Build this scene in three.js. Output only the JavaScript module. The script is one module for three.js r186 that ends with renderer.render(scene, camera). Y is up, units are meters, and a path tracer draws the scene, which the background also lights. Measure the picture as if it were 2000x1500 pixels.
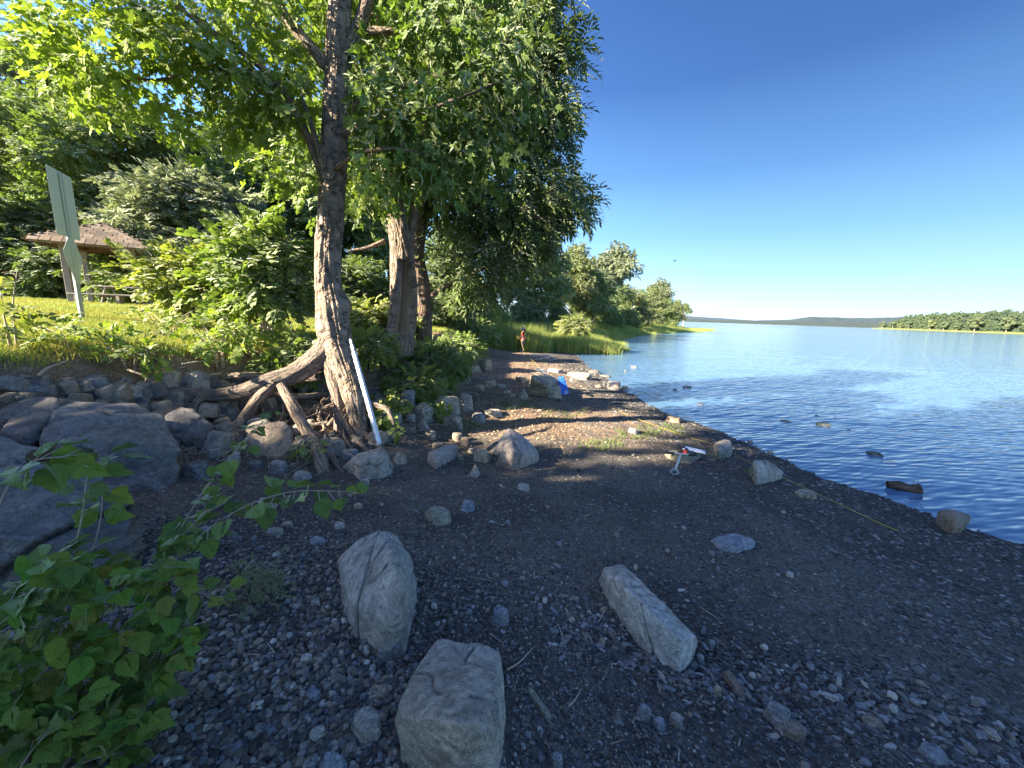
import * as THREE from 'three';
import { ConvexGeometry } from 'three/addons/geometries/ConvexGeometry.js';
import { mergeGeometries } from 'three/addons/utils/BufferGeometryUtils.js';
import { MarchingCubes } from 'three/addons/objects/MarchingCubes.js';
import { ImprovedNoise } from 'three/addons/math/ImprovedNoise.js';
import { RoundedBoxGeometry } from 'three/addons/geometries/RoundedBoxGeometry.js';

// ---------------------------------------------------------------- camera, sky, sun, exposure
const scene = new THREE.Scene();
const EYE = 2.55, PITCH = -10.1 * Math.PI / 180, ROLL = 1.9 * Math.PI / 180;
const camera = new THREE.PerspectiveCamera(90, 4 / 3, 0.1, 20000);
camera.position.set(0, EYE, 0);
camera.rotation.set(PITCH, 0, ROLL, 'YXZ');
camera.updateMatrixWorld(true);
const renderer = new THREE.WebGLRenderer({ antialias: true });
renderer.toneMapping = THREE.LinearToneMapping;
renderer.toneMappingExposure = 6;
renderer.shadowMap.enabled = true;
const SUN_AZ = 118 * Math.PI / 180, SUN_EL = 25 * Math.PI / 180;   // degrees to the left of the view direction, height
const SUN = new THREE.Vector3(-Math.sin(SUN_AZ) * Math.cos(SUN_EL), Math.sin(SUN_EL), -Math.cos(SUN_AZ) * Math.cos(SUN_EL));
const sun = new THREE.DirectionalLight(new THREE.Color(1, 0.86, 0.66), 5);
sun.position.copy(SUN).multiplyScalar(80);
sun.castShadow = true;
sun.shadow.mapSize.set(4096, 4096);
Object.assign(sun.shadow.camera, { left: -40, right: 40, top: 40, bottom: -40, near: 1, far: 220 });
scene.add(sun, sun.target);
{
  const W = 1024, H = 512, data = new Float32Array(W * H * 4);
  const T = [[0, .66, .80, .90], [2.5, .50, .72, .87], [6, .33, .57, .82], [11, .19, .40, .69], [18, .095, .225, .47], [27, .041, .108, .285], [40, .021, .058, .178], [60, .017, .045, .14], [90, .017, .043, .13]];
  for (let j = 0; j < H; j++) for (let i = 0; i < W; i++) {
    const el = ((j + 0.5) / H - 0.5) * 180, az = ((i + 0.5) / W - 0.5) * 2 * Math.PI, e = Math.abs(el);
    let k = 0; while (k < T.length - 2 && e > T[k + 1][0]) k++;
    const t = Math.min(1, (e - T[k][0]) / (T[k + 1][0] - T[k][0]));
    const cy = Math.cos(el * Math.PI / 180), d = [Math.cos(az) * cy, Math.sin(Math.abs(el) * Math.PI / 180), Math.sin(az) * cy];
    const c = Math.max(-1, Math.min(1, d[0] * SUN.x + d[1] * SUN.y + d[2] * SUN.z)), g = Math.acos(c) * 180 / Math.PI;
    const broad = 1 + 4.2 * Math.pow((1 + c) / 2, 2), glow = 0.5 * Math.exp(-g / 16) + 0.9 * Math.exp(-g / 6), low = el < 0 ? 0.55 : 1;
    for (let q = 0; q < 3; q++) data[(j * W + i) * 4 + q] = low * ((T[k][q + 1] * (1 - t) + T[k + 1][q + 1] * t) * broad * 0.285 + glow * [1, .92, .8][q]);
    data[(j * W + i) * 4 + 3] = 1;
  }
  const sky = new THREE.DataTexture(data, W, H, THREE.RGBAFormat, THREE.FloatType);
  sky.mapping = THREE.EquirectangularReflectionMapping; sky.magFilter = sky.minFilter = THREE.LinearFilter; sky.needsUpdate = true;
  scene.background = sky; scene.environment = sky;
}

// ---------------------------------------------------------------- helpers
const V = (x, y, z) => new THREE.Vector3(x, y, z), UPV = V(0, 1, 0);
function rngOf(seed) { let s = seed >>> 0; return () => { s = (s + 0x6d2b79f5) | 0; let t = Math.imul(s ^ (s >>> 15), 1 | s); t = (t + Math.imul(t ^ (t >>> 7), 61 | t)) ^ t; return ((t ^ (t >>> 14)) >>> 0) / 4294967296; }; }
const PN = new ImprovedNoise(), noise = (x, y, z) => PN.noise(x + 31.7, y + 57.3, z + 11.9);
function fbm(x, y, z, o = 4) { let s = 0, a = 0.5, f = 1; for (let i = 0; i < o; i++) { s += a * noise(x * f, y * f, z * f); a *= 0.5; f *= 2.03; } return s; }
const clamp = (x, a, b) => Math.min(b, Math.max(a, x)), lerp = (a, b, t) => a + (b - a) * t;
const smooth = (a, b, x) => { const t = clamp((x - a) / (b - a), 0, 1); return t * t * (3 - 2 * t); };
const pick = (tab, x) => { let k = 0; while (k < tab.length - 2 && x > tab[k + 1][0]) k++; const t = clamp((x - tab[k][0]) / (tab[k + 1][0] - tab[k][0]), 0, 1); return lerp(tab[k][1], tab[k + 1][1], t); };
const used = {};
function numbered(n) { used[n] = (used[n] ?? -1) + 1; return used[n] ? n + '_' + String(used[n]).padStart(3, '0') : n; }
function tag(o, label, category, group, kind) { o.userData = { ...o.userData, label, category }; if (group) o.userData.group = group; if (kind) o.userData.kind = kind; return o; }
function lit(o) { o.castShadow = o.receiveShadow = true; return o; }
function mesh(name, geo, mat, parent = scene) { const m = lit(new THREE.Mesh(geo, mat)); m.name = parent === scene ? numbered(name) : name; parent.add(m); return m; }
function thing(name, pos, label, category, group) { const g = new THREE.Group(); g.name = numbered(name); g.position.copy(pos); scene.add(g); if (label) tag(g, label, category, group); return g; }
function struct(o) { o.userData.kind = 'structure'; return o; }
// a pixel of the 2000 x 1500 photograph as a point in the place, depth metres ahead
function rayOf(px, py) { return V((px - 1000) / 750, -(py - 750) / 750, -1).applyQuaternion(camera.quaternion); }
function at(px, py, depth) { const d = rayOf(px, py); return d.multiplyScalar(depth / -d.z).add(camera.position); }

// the lie of the land: waterline, toe of the bank, lawn
const SHORE = [[-400, -40], [-300, 60], [-262, 92], [-200, 80], [-125, 52], [-86, 29], [-60, 14.5], [-46, 8.6], [-36, 6], [-28, 4.5], [-20.6, 4.1], [-13.5, 4.15], [-10.6, 4.4], [-8.9, 4.95], [-7.4, 5.2], [-6.4, 5.43], [-5.6, 5.65], [-4.35, 6.3], [-1, 7.9], [5, 11], [60, 40], [400, 200]];
const TOE = [[-400, -90], [-262, 40], [-125, 25], [-60, 4], [-46, 1.8], [-34, 0.2], [-26, -1.3], [-19, -1.35], [-11, -1.6], [-7.3, -1.75], [-5.4, -2.05], [-4.6, -2.45], [-4, -2.75], [-2.5, -2.5], [-1, -2.3], [2, -2.6], [20, -8], [400, -60]];
const BANKW = [[-60, 3], [-20, 1.6], [-8, 1.5], [-7, 1.9], [-6.2, 3.0], [-5.1, 3.6], [-4.4, 3.4], [-3, 3.8], [0, 4], [20, 5]];
let ground = function (x, z) {
  const s = pick(SHORE, z) - x + (z < -30 ? 0 : 0.22 * noise(x * .5, 8, z * .9) + 0.12 * noise(x * 1.4, 5, z * 2.6));
  if (s < 0) return Math.max(-1.6, -0.11 * -s) - 0.02 + fbm(x * 1.3, 3, z * 1.3, 3) * 0.03;
  const slope = pick([[-30, 0.04], [-20, 0.06], [-9, 0.1], [0, 0.108], [10, 0.1]], z);
  let h = slope * s / (1 + 0.018 * s);
  const toe = pick(TOE, z), t = (toe - x) / pick(BANKW, z);
  const top = 1.72 + 0.62 * smooth(0, 9, toe - x) + 0.5 * smooth(8, 40, toe - x);
  const k = 0.12 * smooth(-0.1, 0.5, t) + 0.88 * smooth(0.45, 1, t);
  h = lerp(h, Math.max(h, top), k);
  const rough = 0.04 * (1 - 0.5 * k);
  h += fbm(x * 0.55, 1.5, z * 0.55, 3) * 0.16 * smooth(0.2, 3, s) * (1 - 0.6 * k) + fbm(x * 2.3, 4.5, z * 2.3, 3) * rough;
  // the low step of the storm berm at the right front
  const b = z + 2.08 - 0.22 * (x - 1) + 0.1 * Math.sin(x * 2.1);
  h -= 0.06 * smooth(-0.1, 0.12, b) * smooth(0.2, 0.9, x) * (1 - smooth(0.5, 2, b)) * smooth(0, 1, s);
  return h;
};
const gV = (x, z, up = 0) => V(x, ground(x, z) + up, z);
// where the line of sight through a pixel comes within h metres above the ground
function over(px, py, h = 0) {
  const d = rayOf(px, py); let a = 0.6, b = a;
  for (; b < 400; b *= 1.015) { const p = d.clone().multiplyScalar(b).add(camera.position); if (p.y - Math.max(0, ground(p.x, p.z)) < h) break; a = b; }
  for (let i = 0; i < 22; i++) { const m = (a + b) / 2, p = d.clone().multiplyScalar(m).add(camera.position); if (p.y - Math.max(0, ground(p.x, p.z)) < h) b = m; else a = m; }
  return d.multiplyScalar(b).add(camera.position);
}

// ---------------------------------------------------------------- computed textures
function tile(n, f, srgb, repeat = 1) {   // f(u, v) -> grey, [r, g, b] or [r, g, b, a] in 0..1
  const d = new Uint8Array(n * n * 4);
  for (let j = 0; j < n; j++) for (let i = 0; i < n; i++) { const c = f(i / n, j / n), o = (j * n + i) * 4, a = Array.isArray(c) ? c : [c, c, c]; for (let q = 0; q < 3; q++) d[o + q] = clamp(a[q], 0, 1) * 255; d[o + 3] = 255; }
  const t = new THREE.DataTexture(d, n, n); t.wrapS = t.wrapT = THREE.RepeatWrapping; t.magFilter = THREE.LinearFilter; t.minFilter = THREE.LinearMipmapLinearFilter;
  if (srgb) t.colorSpace = THREE.SRGBColorSpace; t.repeat.set(repeat, repeat); t.needsUpdate = true; return t;
}
function periodic(seed) {   // tileable value noise: (u, v, cells across, cells up)
  const N = 256, r = rngOf(seed), a = new Float32Array(N * N); for (let i = 0; i < N * N; i++) a[i] = r();
  return (u, v, cx, cy = cx) => {
    const x = u * cx, y = v * cy, x0 = Math.floor(x), y0 = Math.floor(y), fx = x - x0, fy = y - y0, sx = fx * fx * (3 - 2 * fx), sy = fy * fy * (3 - 2 * fy);
    const g = (i, j) => a[((((j % cy) + cy) % cy) % N) * N + ((((i % cx) + cx) % cx) % N)];
    return lerp(lerp(g(x0, y0), g(x0 + 1, y0), sx), lerp(g(x0, y0 + 1), g(x0 + 1, y0 + 1), sx), sy);
  };
}
const pn = periodic(5), pf = (u, v, c, o = 4) => { let s = 0, a = 0.5, t = 0; for (let i = 0; i < o; i++) { s += a * pn(u + i * 0.37, v + i * 0.21, c); t += a; a *= 0.55; c *= 2; } return s / t; };
function cells(seed, n) {   // tileable pebbles: distance to the nearest and second nearest of n x n jittered points
  const r = rngOf(seed), P = []; for (let i = 0; i < n * n; i++) P.push([r(), r(), r()]);
  return (u, v) => { const x = u * n, y = v * n, xi = Math.floor(x), yi = Math.floor(y); let d1 = 9, d2 = 9, id = 0; for (let j = -1; j < 2; j++) for (let i = -1; i < 2; i++) { const p = P[((yi + j + n) % n) * n + (xi + i + n) % n], dx = xi + i + p[0] - x, dy = yi + j + p[1] - y, d = dx * dx + dy * dy; if (d < d1) { d2 = d1; d1 = d; id = p[2]; } else if (d < d2) d2 = d; } return [Math.sqrt(d1), Math.sqrt(d2), id]; };
}
const TX = {};
{
  const c1 = cells(3, 34), c2 = cells(8, 70);
  const stone = (u, v) => { const [a, b, i] = c1(u, v), [p, q, k] = c2(u, v), e1 = clamp((b - a) * 3.2, 0, 1), e2 = clamp((q - p) * 2.6, 0, 1); return i > 0.42 ? [0.35 + 0.65 * Math.sqrt(e1), i] : [0.4 * e2 + 0.1, k]; };
  TX.gravelBump = tile(1024, (u, v) => stone(u, v)[0]);
  TX.gravel = tile(1024, (u, v) => { const [h, i] = stone(u, v), g = 0.55 + 0.45 * i + 0.12 * (pf(u, v, 60, 3) - 0.5), w = (i * 7.3) % 1; return [g * (0.9 + 0.12 * w), g * (0.9 + 0.05 * w), g * (0.94 - 0.12 * w)]; }, true);
  TX.grain = tile(512, (u, v) => 0.8 + 0.45 * (pf(u, v, 24, 5) - 0.5) + 0.2 * (pn(u, v, 200) - 0.5) - 0.12 * smooth(.62, .75, pf(u + .3, v, 40, 3)), true);
  TX.grainBump = tile(512, (u, v) => 0.6 * pf(u, v, 16, 6) + 0.4 * pn(u, v, 128));
  TX.barkBump = tile(512, (u, v) => { const w = (pf(u, v, 6, 4) - 0.5) * 0.16, x = Math.abs(pn(u + w, v * 1, 22, 5) - 0.5) * 2, y = Math.abs(pn(u + w * 1.4 + 0.3, v, 40, 9) - 0.5) * 2; return clamp(0.15 + 0.6 * Math.sqrt(x) + 0.25 * y + 0.15 * (pf(u, v, 64, 2) - 0.5), 0, 1); });
  TX.bark = tile(512, (u, v) => { const w = (pf(u, v, 6, 4) - 0.5) * 0.16, x = Math.abs(pn(u + w, v, 22, 5) - 0.5) * 2, g = 0.5 + 0.38 * Math.sqrt(x) + 0.25 * (pf(u, v, 30, 4) - 0.5), p = pf(u + 0.4, v, 5, 3); return [g * (0.97 + 0.06 * p), g * 0.95, g * (0.95 - 0.08 * p)]; }, true);
  TX.veins = tile(256, (u, v) => { const x = Math.abs(u - 0.5), rib = 1 - smooth(0.006, 0.02, x); const q = (v - x * 0.8) * 7, s = Math.abs(q - Math.round(q)), side = (1 - smooth(0.02, 0.09, s)) * 0.35; const b = 0.8 + 0.2 * pf(u, v, 20, 3); const k = Math.max(rib, side); return [lerp(b * 0.9, 1, k), lerp(b * 0.92, 1, k * 0.7), lerp(b * 0.85, 0.9, k)]; }, true);
  TX.veinBump = tile(256, (u, v) => { const x = Math.abs(u - 0.5), q = (v - x * 0.8) * 7, s = Math.abs(q - Math.round(q)); return 0.4 + 0.3 * smooth(0, 0.3, s) * smooth(0, 0.05, x) + 0.2 * pf(u, v, 24, 2); });
  TX.wood = tile(512, (u, v) => { const g = 0.62 + 0.3 * pn(u, v, 60, 3) + 0.2 * (pf(u, v, 14, 4) - 0.5); return [g, g * 0.97, g * 0.94]; }, true);
  // ripples: sums of waves that fit the tile
  const waves = (seed, n, lo, hi, spread) => { const r = rngOf(seed), L = []; for (let i = 0; i < n; i++) { const k = lo * Math.pow(hi / lo, r()), a = 0.32 + (r() + r() - 1) * spread, kx = Math.round(k * Math.sin(a)), ky = Math.round(k * Math.cos(a)); L.push([kx, ky, r() * 6.283, Math.pow(Math.hypot(kx, ky) + 0.01, -0.92)]); } const sum = Math.sqrt(L.reduce((s, w) => s + w[3] * w[3], 0)); return (u, v) => { let h = 0; for (const w of L) { const q = Math.sin(6.28318 * (w[0] * u + w[1] * v) + w[2]); h += w[3] * q; } return 0.5 + 0.22 * h / sum; }; };
  const rip = waves(21, 46, 5, 38, 0.62); TX.ripple = tile(768, (u, v) => rip(u, v));
  const swell = waves(33, 26, 2, 15, 0.8); TX.swell = tile(256, (u, v) => { const e = 1 / 256, s = 2.6; const dx = (swell(u + e, v) - swell(u - e, v)) * s, dy = (swell(u, v + e) - swell(u, v - e)) * s, l = Math.hypot(dx, dy, 1); return [0.5 - 0.5 * dx / l, 0.5 - 0.5 * dy / l, 0.5 + 0.5 / l]; });
}
const rep = (t, a, b = a) => { const c = t.clone(); c.repeat.set(a, b); c.needsUpdate = true; return c; };
const std = (p) => new THREE.MeshStandardMaterial({ roughness: 0.9, ...p });
const rgb = (r, g, b) => new THREE.Color().setRGB(r, g, b);
const leafMat = (r, g, b, t = 0.4, extra = {}) => new THREE.MeshPhysicalMaterial({ color: rgb(r, g, b), roughness: 1, transmission: t, thickness: 0, side: THREE.DoubleSide, ...extra });
const M = {
  rock: std({ vertexColors: true, map: TX.grain, bumpMap: TX.grainBump, bumpScale: 0.013 }),
  pebble: std({ map: TX.grain, roughness: 0.75 }),
  bark: std({ color: rgb(.43, .365, .3), map: rep(TX.bark, 1.3, 1.3), bumpMap: rep(TX.barkBump, 1.3, 1.3), bumpScale: 0.05 }),
  darkBark: std({ color: rgb(.24, .19, .155), map: rep(TX.bark, 1, 1), bumpMap: rep(TX.barkBump, 1, 1), bumpScale: 0.03 }),
  paleBark: std({ color: rgb(.62, .55, .46), map: rep(TX.bark, .8, .8) }),
  root: std({ color: rgb(.37, .325, .28), map: rep(TX.bark, 2.2, 1.2), bumpMap: rep(TX.barkBump, 2.2, 1.2), bumpScale: 0.03 }),
  twig: std({ color: rgb(.2, .155, .12) }),
  paleTwig: std({ color: rgb(.38, .31, .24) }),
  hollow: std({ color: rgb(.5, .37, .25), map: rep(TX.wood, 3, 1), bumpMap: rep(TX.barkBump, 4, .6), bumpScale: 0.02 }),
};

// ---------------------------------------------------------------- geometry builders
// a limb: rings round a curve, radii per control point, optional relief(angle, metres along, point) in metres
function tubeGeo(pts, radii, { radial = 8, steps = 12, relief, twist = 0, cap = true, flat = 1 } = {}) {
  const curve = new THREE.CatmullRomCurve3(pts, false, 'centripetal'), n = pts.length - 1;
  const P = [], U = [], I = []; let N = V(1, 0, 0), prev = null, along = 0, last = null;
  for (let i = 0; i <= steps; i++) {
    const t = i / steps, c = curve.getPoint(t), d = curve.getTangent(t), q = t * n, k = Math.min(n - 1, Math.floor(q)), r = lerp(radii[k], radii[k + 1], q - k);
    if (!prev) { N = Math.abs(d.x) < 0.8 ? V(1, 0, 0) : V(0, 0, 1); N.addScaledVector(d, -N.dot(d)).normalize(); } else N.addScaledVector(d, -N.dot(d)).normalize();
    prev = d; if (last) along += c.distanceTo(last); last = c;
    const B = new THREE.Vector3().crossVectors(d, N);
    for (let j = 0; j <= radial; j++) {
      const a = (j % radial) / radial * Math.PI * 2 + twist * t, dir = N.clone().multiplyScalar(Math.cos(a)).addScaledVector(B, Math.sin(a) * flat);
      const rr = r + (relief ? relief(a, along, c, dir, t) : 0), p = c.clone().addScaledVector(dir, rr);
      P.push(p.x, p.y, p.z); U.push(j / radial * 6.283 * Math.max(radii[0], .01), along);
    }
  }
  const w = radial + 1;
  for (let i = 0; i < steps; i++) for (let j = 0; j < radial; j++) { const a = i * w + j, b = a + w; I.push(a, a + 1, b, a + 1, b + 1, b); }
  if (cap) { const e = curve.getPoint(1), d = curve.getTangent(1), k = P.length / 3, r = radii[n]; P.push(e.x + d.x * r * .5, e.y + d.y * r * .5, e.z + d.z * r * .5); U.push(0, along); for (let j = 0; j < radial; j++) I.push(steps * w + j, steps * w + j + 1, k); }
  const g = new THREE.BufferGeometry(); g.setAttribute('position', new THREE.Float32BufferAttribute(P, 3)); g.setAttribute('uv', new THREE.Float32BufferAttribute(U, 2)); g.setIndex(I); g.computeVertexNormals();
  const nn = g.attributes.normal; for (let i = 0; i <= steps; i++) { const a = i * w, b = a + radial, x = nn.getX(a) + nn.getX(b), y = nn.getY(a) + nn.getY(b), z = nn.getZ(a) + nn.getZ(b), l = Math.hypot(x, y, z) || 1; nn.setXYZ(a, x / l, y / l, z / l); nn.setXYZ(b, x / l, y / l, z / l); }
  return g;
}
function localise(g, o) { g.translate(-o.x, -o.y, -o.z); return g; }
function boxUV(g, s = 1) {   // uv in metres from the side each face looks to
  g = g.index ? g.toNonIndexed() : g; const p = g.attributes.position, u = new Float32Array(p.count * 2), a = V(), b = V(), c = V();
  for (let i = 0; i < p.count; i += 3) {
    a.fromBufferAttribute(p, i); b.fromBufferAttribute(p, i + 1); c.fromBufferAttribute(p, i + 2);
    const n = b.clone().sub(a).cross(c.clone().sub(a)), x = Math.abs(n.x), y = Math.abs(n.y), z = Math.abs(n.z);
    [a, b, c].forEach((q, k) => { const t = y >= x && y >= z ? [q.x, q.z] : x >= z ? [q.z, q.y] : [q.x, q.y]; u[(i + k) * 2] = t[0] * s; u[(i + k) * 2 + 1] = t[1] * s; });
  }
  g.setAttribute('uv', new THREE.BufferAttribute(u, 2)); return g;
}
// a stone: the convex hull of its corner points, edges worn, then roughened and split along its bedding
const ROCKS = { grey: [.58, .52, .43], olive: [.47, .43, .31], dark: [.27, .255, .23], slate: [.42, .41, .40], tan: [.6, .5, .36], buff: [.62, .53, .39], pink: [.62, .52, .45], blue: [.44, .46, .5], brown: [.42, .33, .24], pale: [.72, .66, .56] };
const icoCache = {};
function rockGeo(points, { detail = 14, seed = 1, tone = 'grey', rough = 1, worn = 16, bed = V(0.2, 1, 0.1), lichen = 0.5, facets = 14, origin = V() } = {}) {
  const hull = new ConvexGeometry(points), hp = hull.attributes.position, planes = [], a = V(), b = V(), c = V(), ctr = V(), box = new THREE.Box3().setFromPoints(points), ext = box.getSize(V());
  box.getCenter(ctr); points.forEach((p) => ctr.addScaledVector(p, 1)); ctr.multiplyScalar(1 / (points.length + 1));
  for (let i = 0; i < hp.count; i += 3) { a.fromBufferAttribute(hp, i); b.fromBufferAttribute(hp, i + 1); c.fromBufferAttribute(hp, i + 2); const n = b.clone().sub(a).cross(c.clone().sub(a)); if (n.length() < 1e-10) continue; n.normalize(); const d = n.dot(a) - n.dot(ctr); if (d > 1e-5) planes.push([n, d]); }
  const fr = rngOf(seed * 131 + 7); for (let i = 0; i < facets; i++) { const n = V(fr() * 2 - 1, fr() * 1.6 - .6, fr() * 2 - 1).normalize(); let m = 0; for (const q of points) m = Math.max(m, n.dot(q) - n.dot(ctr)); planes.push([n, m * (.87 + .12 * fr())]); }
  worn *= 2;
  const g0 = (icoCache[detail] ??= indexed(new THREE.IcosahedronGeometry(1, detail))), g = g0.clone(), p = g.attributes.position, col = new Float32Array(p.count * 3), size = Math.cbrt(ext.x * ext.y * ext.z), base = ROCKS[tone], q = V(), o = seed * 7.13;
  bed = bed.clone().normalize();
  for (let i = 0; i < p.count; i++) {
    q.fromBufferAttribute(p, i).multiply(ext).normalize();
    let s = 0; for (const [n, d] of planes) { const k = n.dot(q) / d; if (k > 0) s += Math.pow(k, worn); }
    const r = Math.pow(s, -1 / worn), w = q.clone().multiplyScalar(r).add(ctr), f = 1 / size;
    const x = w.x * f + o, y = w.y * f, z = w.z * f, h = bed.dot(w) * f;
    const big = fbm(x * 1.1, y * 1.1, z * 1.1, 3), fine = fbm(x * 5, y * 5, z * 5, 4), layer = Math.abs(noise(h * 9 + big * 2, x * 1.2, z * 1.2)), chip = Math.abs(fbm(x * 2.4 + 5, y * 2.4, z * 2.4, 3));
    const crack = 1 - smooth(0.008, 0.03, Math.abs(noise(x * 1.5 + 9, h * 2.5, z * 1.5)));
    w.addScaledVector(q, size * rough * (0.03 * big + 0.02 * fine - 0.03 * Math.sqrt(layer) - 0.055 * chip - 0.022 * crack));
    p.setXYZ(i, w.x - origin.x, w.y - origin.y, w.z - origin.z);
    const stain = smooth(0.02, 0.28, fbm(x * 1.7 + 3, y * 1.7, z * 1.7 + 8, 4)), spot = lichen * smooth(0.24, 0.3, fbm(x * 4.2, y * 4.2 + 6, z * 4.2, 3)), warm = fbm(x * 0.9 + 20, y * 0.9, z * 0.9, 2);
    let v = (1 + 0.34 * fine + 0.2 * big) * (1 - 0.3 * stain) * (1 - 0.45 * crack);
    for (let k = 0; k < 3; k++) col[i * 3 + k] = clamp(lerp(base[k] * v * (1 + warm * [0.28, 0.05, -0.24][k]), [.46, .46, .42][k] * (0.8 + fine), spot * 0.6), 0.01, 0.85);
  }
  g.setAttribute('color', new THREE.BufferAttribute(col, 3)); g.computeVertexNormals();
  return boxUV(g, 1.6);
}
function indexed(g) { const p = g.attributes.position, m = new Map(), P = [], I = []; for (let i = 0; i < p.count; i++) { const k = [p.getX(i), p.getY(i), p.getZ(i)].map((v) => Math.round(v * 1e5)).join(); let j = m.get(k); if (j === undefined) { j = P.length / 3; m.set(k, j); P.push(p.getX(i), p.getY(i), p.getZ(i)); } I.push(j); } const o = new THREE.BufferGeometry(); o.setAttribute('position', new THREE.Float32BufferAttribute(P, 3)); o.setIndex(I); return o; }
// corner points of an irregular block w x h x d, longer axis along x
function block(seed, w, h, d, kind = 0) {
  const r = rngOf(seed * 977 + 5), L = [];
  if (kind === 1) { for (let i = 0; i < 7; i++) { const a = i / 7 * 6.283 + r(); L.push(V(Math.cos(a) * w * .5, -h * .35, Math.sin(a) * d * .5)); } L.push(V((r() - .5) * w * .2, h, (r() - .5) * d * .2), V((r() - .2) * w * .3, h * .75, (r() - .5) * d * .4), V((r() - .8) * w * .35, h * .6, d * .2)); return L; }   // peaked
  const n = kind === 2 ? 30 : 18;
  for (let i = 0; i < n; i++) { const y = i % 2 ? 1 : -0.5, a = i / n * 12.566 + r() * .5, e = kind === 2 ? 1 : 1 / Math.max(Math.abs(Math.cos(a)), Math.abs(Math.sin(a))), k = (y > 0 ? 0.62 + r() * .25 : 0.82 + r() * .2) * Math.min(e, 1.28); L.push(V(Math.cos(a) * w * .5 * k, y > 0 ? h * (0.72 + r() * .3) : -h * .35, Math.sin(a) * d * .5 * k)); }
  return L;
}
// ---------------------------------------------------------------- leaves
// half outlines (x to the right of the midrib, y along it); both halves fold up from the rib
function leafGeo(half, { fold = 0.25, curl = 0.25, size = 1 } = {}) {
  const P = [], U = [], I = [];
  for (const s of [1, -1]) {
    const mid = [0.75, 0.5, 0.25].map((y) => new THREE.Vector2(0, y * half[half.length - 1][1])), c = half.map(([x, y]) => new THREE.Vector2(x, y)), loop = [...c, ...mid];
    const k = P.length / 3, f = THREE.ShapeUtils.triangulateShape(loop, []);
    for (const p of loop) { P.push(s * p.x * size, p.y * size, (fold * p.x - curl * p.y * p.y + 0.06 * Math.sin(p.x * 9 + p.y * 4 * s)) * size); U.push(0.5 + s * p.x * 0.9, p.y); }
    for (const [a, b, d] of f) s > 0 ? I.push(k + a, k + b, k + d) : I.push(k + a, k + d, k + b);
  }
  const g = new THREE.BufferGeometry(); g.setAttribute('position', new THREE.Float32BufferAttribute(P, 3)); g.setAttribute('uv', new THREE.Float32BufferAttribute(U, 2)); g.setIndex(I); g.computeVertexNormals(); return g;
}
const LOBED = [[0, 0], [.12, .02], [.34, -.06], [.3, .06], [.44, .14], [.22, .22], [.2, .28], [.42, .42], [.54, .6], [.36, .56], [.3, .62], [.13, .5], [.11, .6], [.22, .78], [.1, .84], [0, 1.05]];
const TRILOBE = [[0, 0], [.1, -.03], [.2, .02], [.3, .06], [.33, .15], [.4, .2], [.39, .3], [.47, .4], [.43, .47], [.44, .57], [.33, .56], [.25, .6], [.26, .68], [.2, .72], [.19, .8], [.12, .84], [.09, .92], [0, 1.02]];
const OVATE = [[0, 0], [.16, .1], [.27, .28], [.29, .45], [.22, .68], [.1, .88], [0, 1]];
const LEAF = { lobed: leafGeo(LOBED, { fold: 0.3, curl: 0.3 }), lobedFlat: leafGeo(LOBED, { fold: 0.12, curl: 0.12 }), tri: leafGeo(TRILOBE, { fold: 0.22, curl: 0.2 }), triCurl: leafGeo(TRILOBE, { fold: 0.45, curl: 0.42 }), triFlat: leafGeo(TRILOBE, { fold: 0.08, curl: 0.1 }), ovate: leafGeo(OVATE, { fold: 0.3, curl: 0.25 }), ovateWide: leafGeo(OVATE.map(([x, y], i) => [x * 1.45 + (i % 2) * .02, y]), { fold: 0.18, curl: 0.3 }) };
// a sprig of n small leaves along a twig; every leaf two folded triangles a side
function sprig(seed, n, len, leaf, wide = 0.5, droop = 0.3) {
  const r = rngOf(seed), P = [], N = [], I = [], U = [];
  for (let i = 0; i < n; i++) {
    const t = i / (n - 1), s = i % 2 ? 1 : -1, o = V(0, t * len, -droop * t * t * len), dir = V(s * (0.95 - 0.6 * t) + (r() - .5) * .4, 0.55 + 0.5 * t, (r() - .6) * 0.8).normalize();
    const side = dir.clone().cross(V((r() - .5) * .7, (r() - .5) * .5, 1)).normalize(), nor = side.clone().cross(dir).normalize(), L = leaf * (0.75 + 0.5 * r()), k = P.length / 3;
    for (const [x, y, z] of [[0, 0, 0], [.5 * wide, .42, .1], [-.5 * wide, .42, .1], [.27 * wide, .75, 0], [-.27 * wide, .75, 0], [0, 1, -.14]]) { const p = o.clone().addScaledVector(side, x * L).addScaledVector(dir, y * L).addScaledVector(nor, z * L); P.push(p.x, p.y, p.z); U.push(.5 + x, y); }
    I.push(k, k + 1, k + 2, k + 1, k + 3, k + 4, k + 1, k + 4, k + 2, k + 3, k + 5, k + 4);
  }
  const g = new THREE.BufferGeometry(); g.setAttribute('position', new THREE.Float32BufferAttribute(P, 3)); g.setAttribute('uv', new THREE.Float32BufferAttribute(U, 2)); g.setIndex(I); g.computeVertexNormals(); return g;
}
const SPRIG = { fine: sprig(1, 11, .42, .13, .5), narrow: sprig(2, 11, .4, .17, .3, .55), broad: sprig(3, 8, .36, .17, .62), tiny: sprig(4, 13, .34, .075, .55), round: sprig(6, 9, .3, .11, .85), big: sprig(5, 9, .8, .42, .6), vast: sprig(7, 12, 1.5, .62, .7) };
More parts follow.
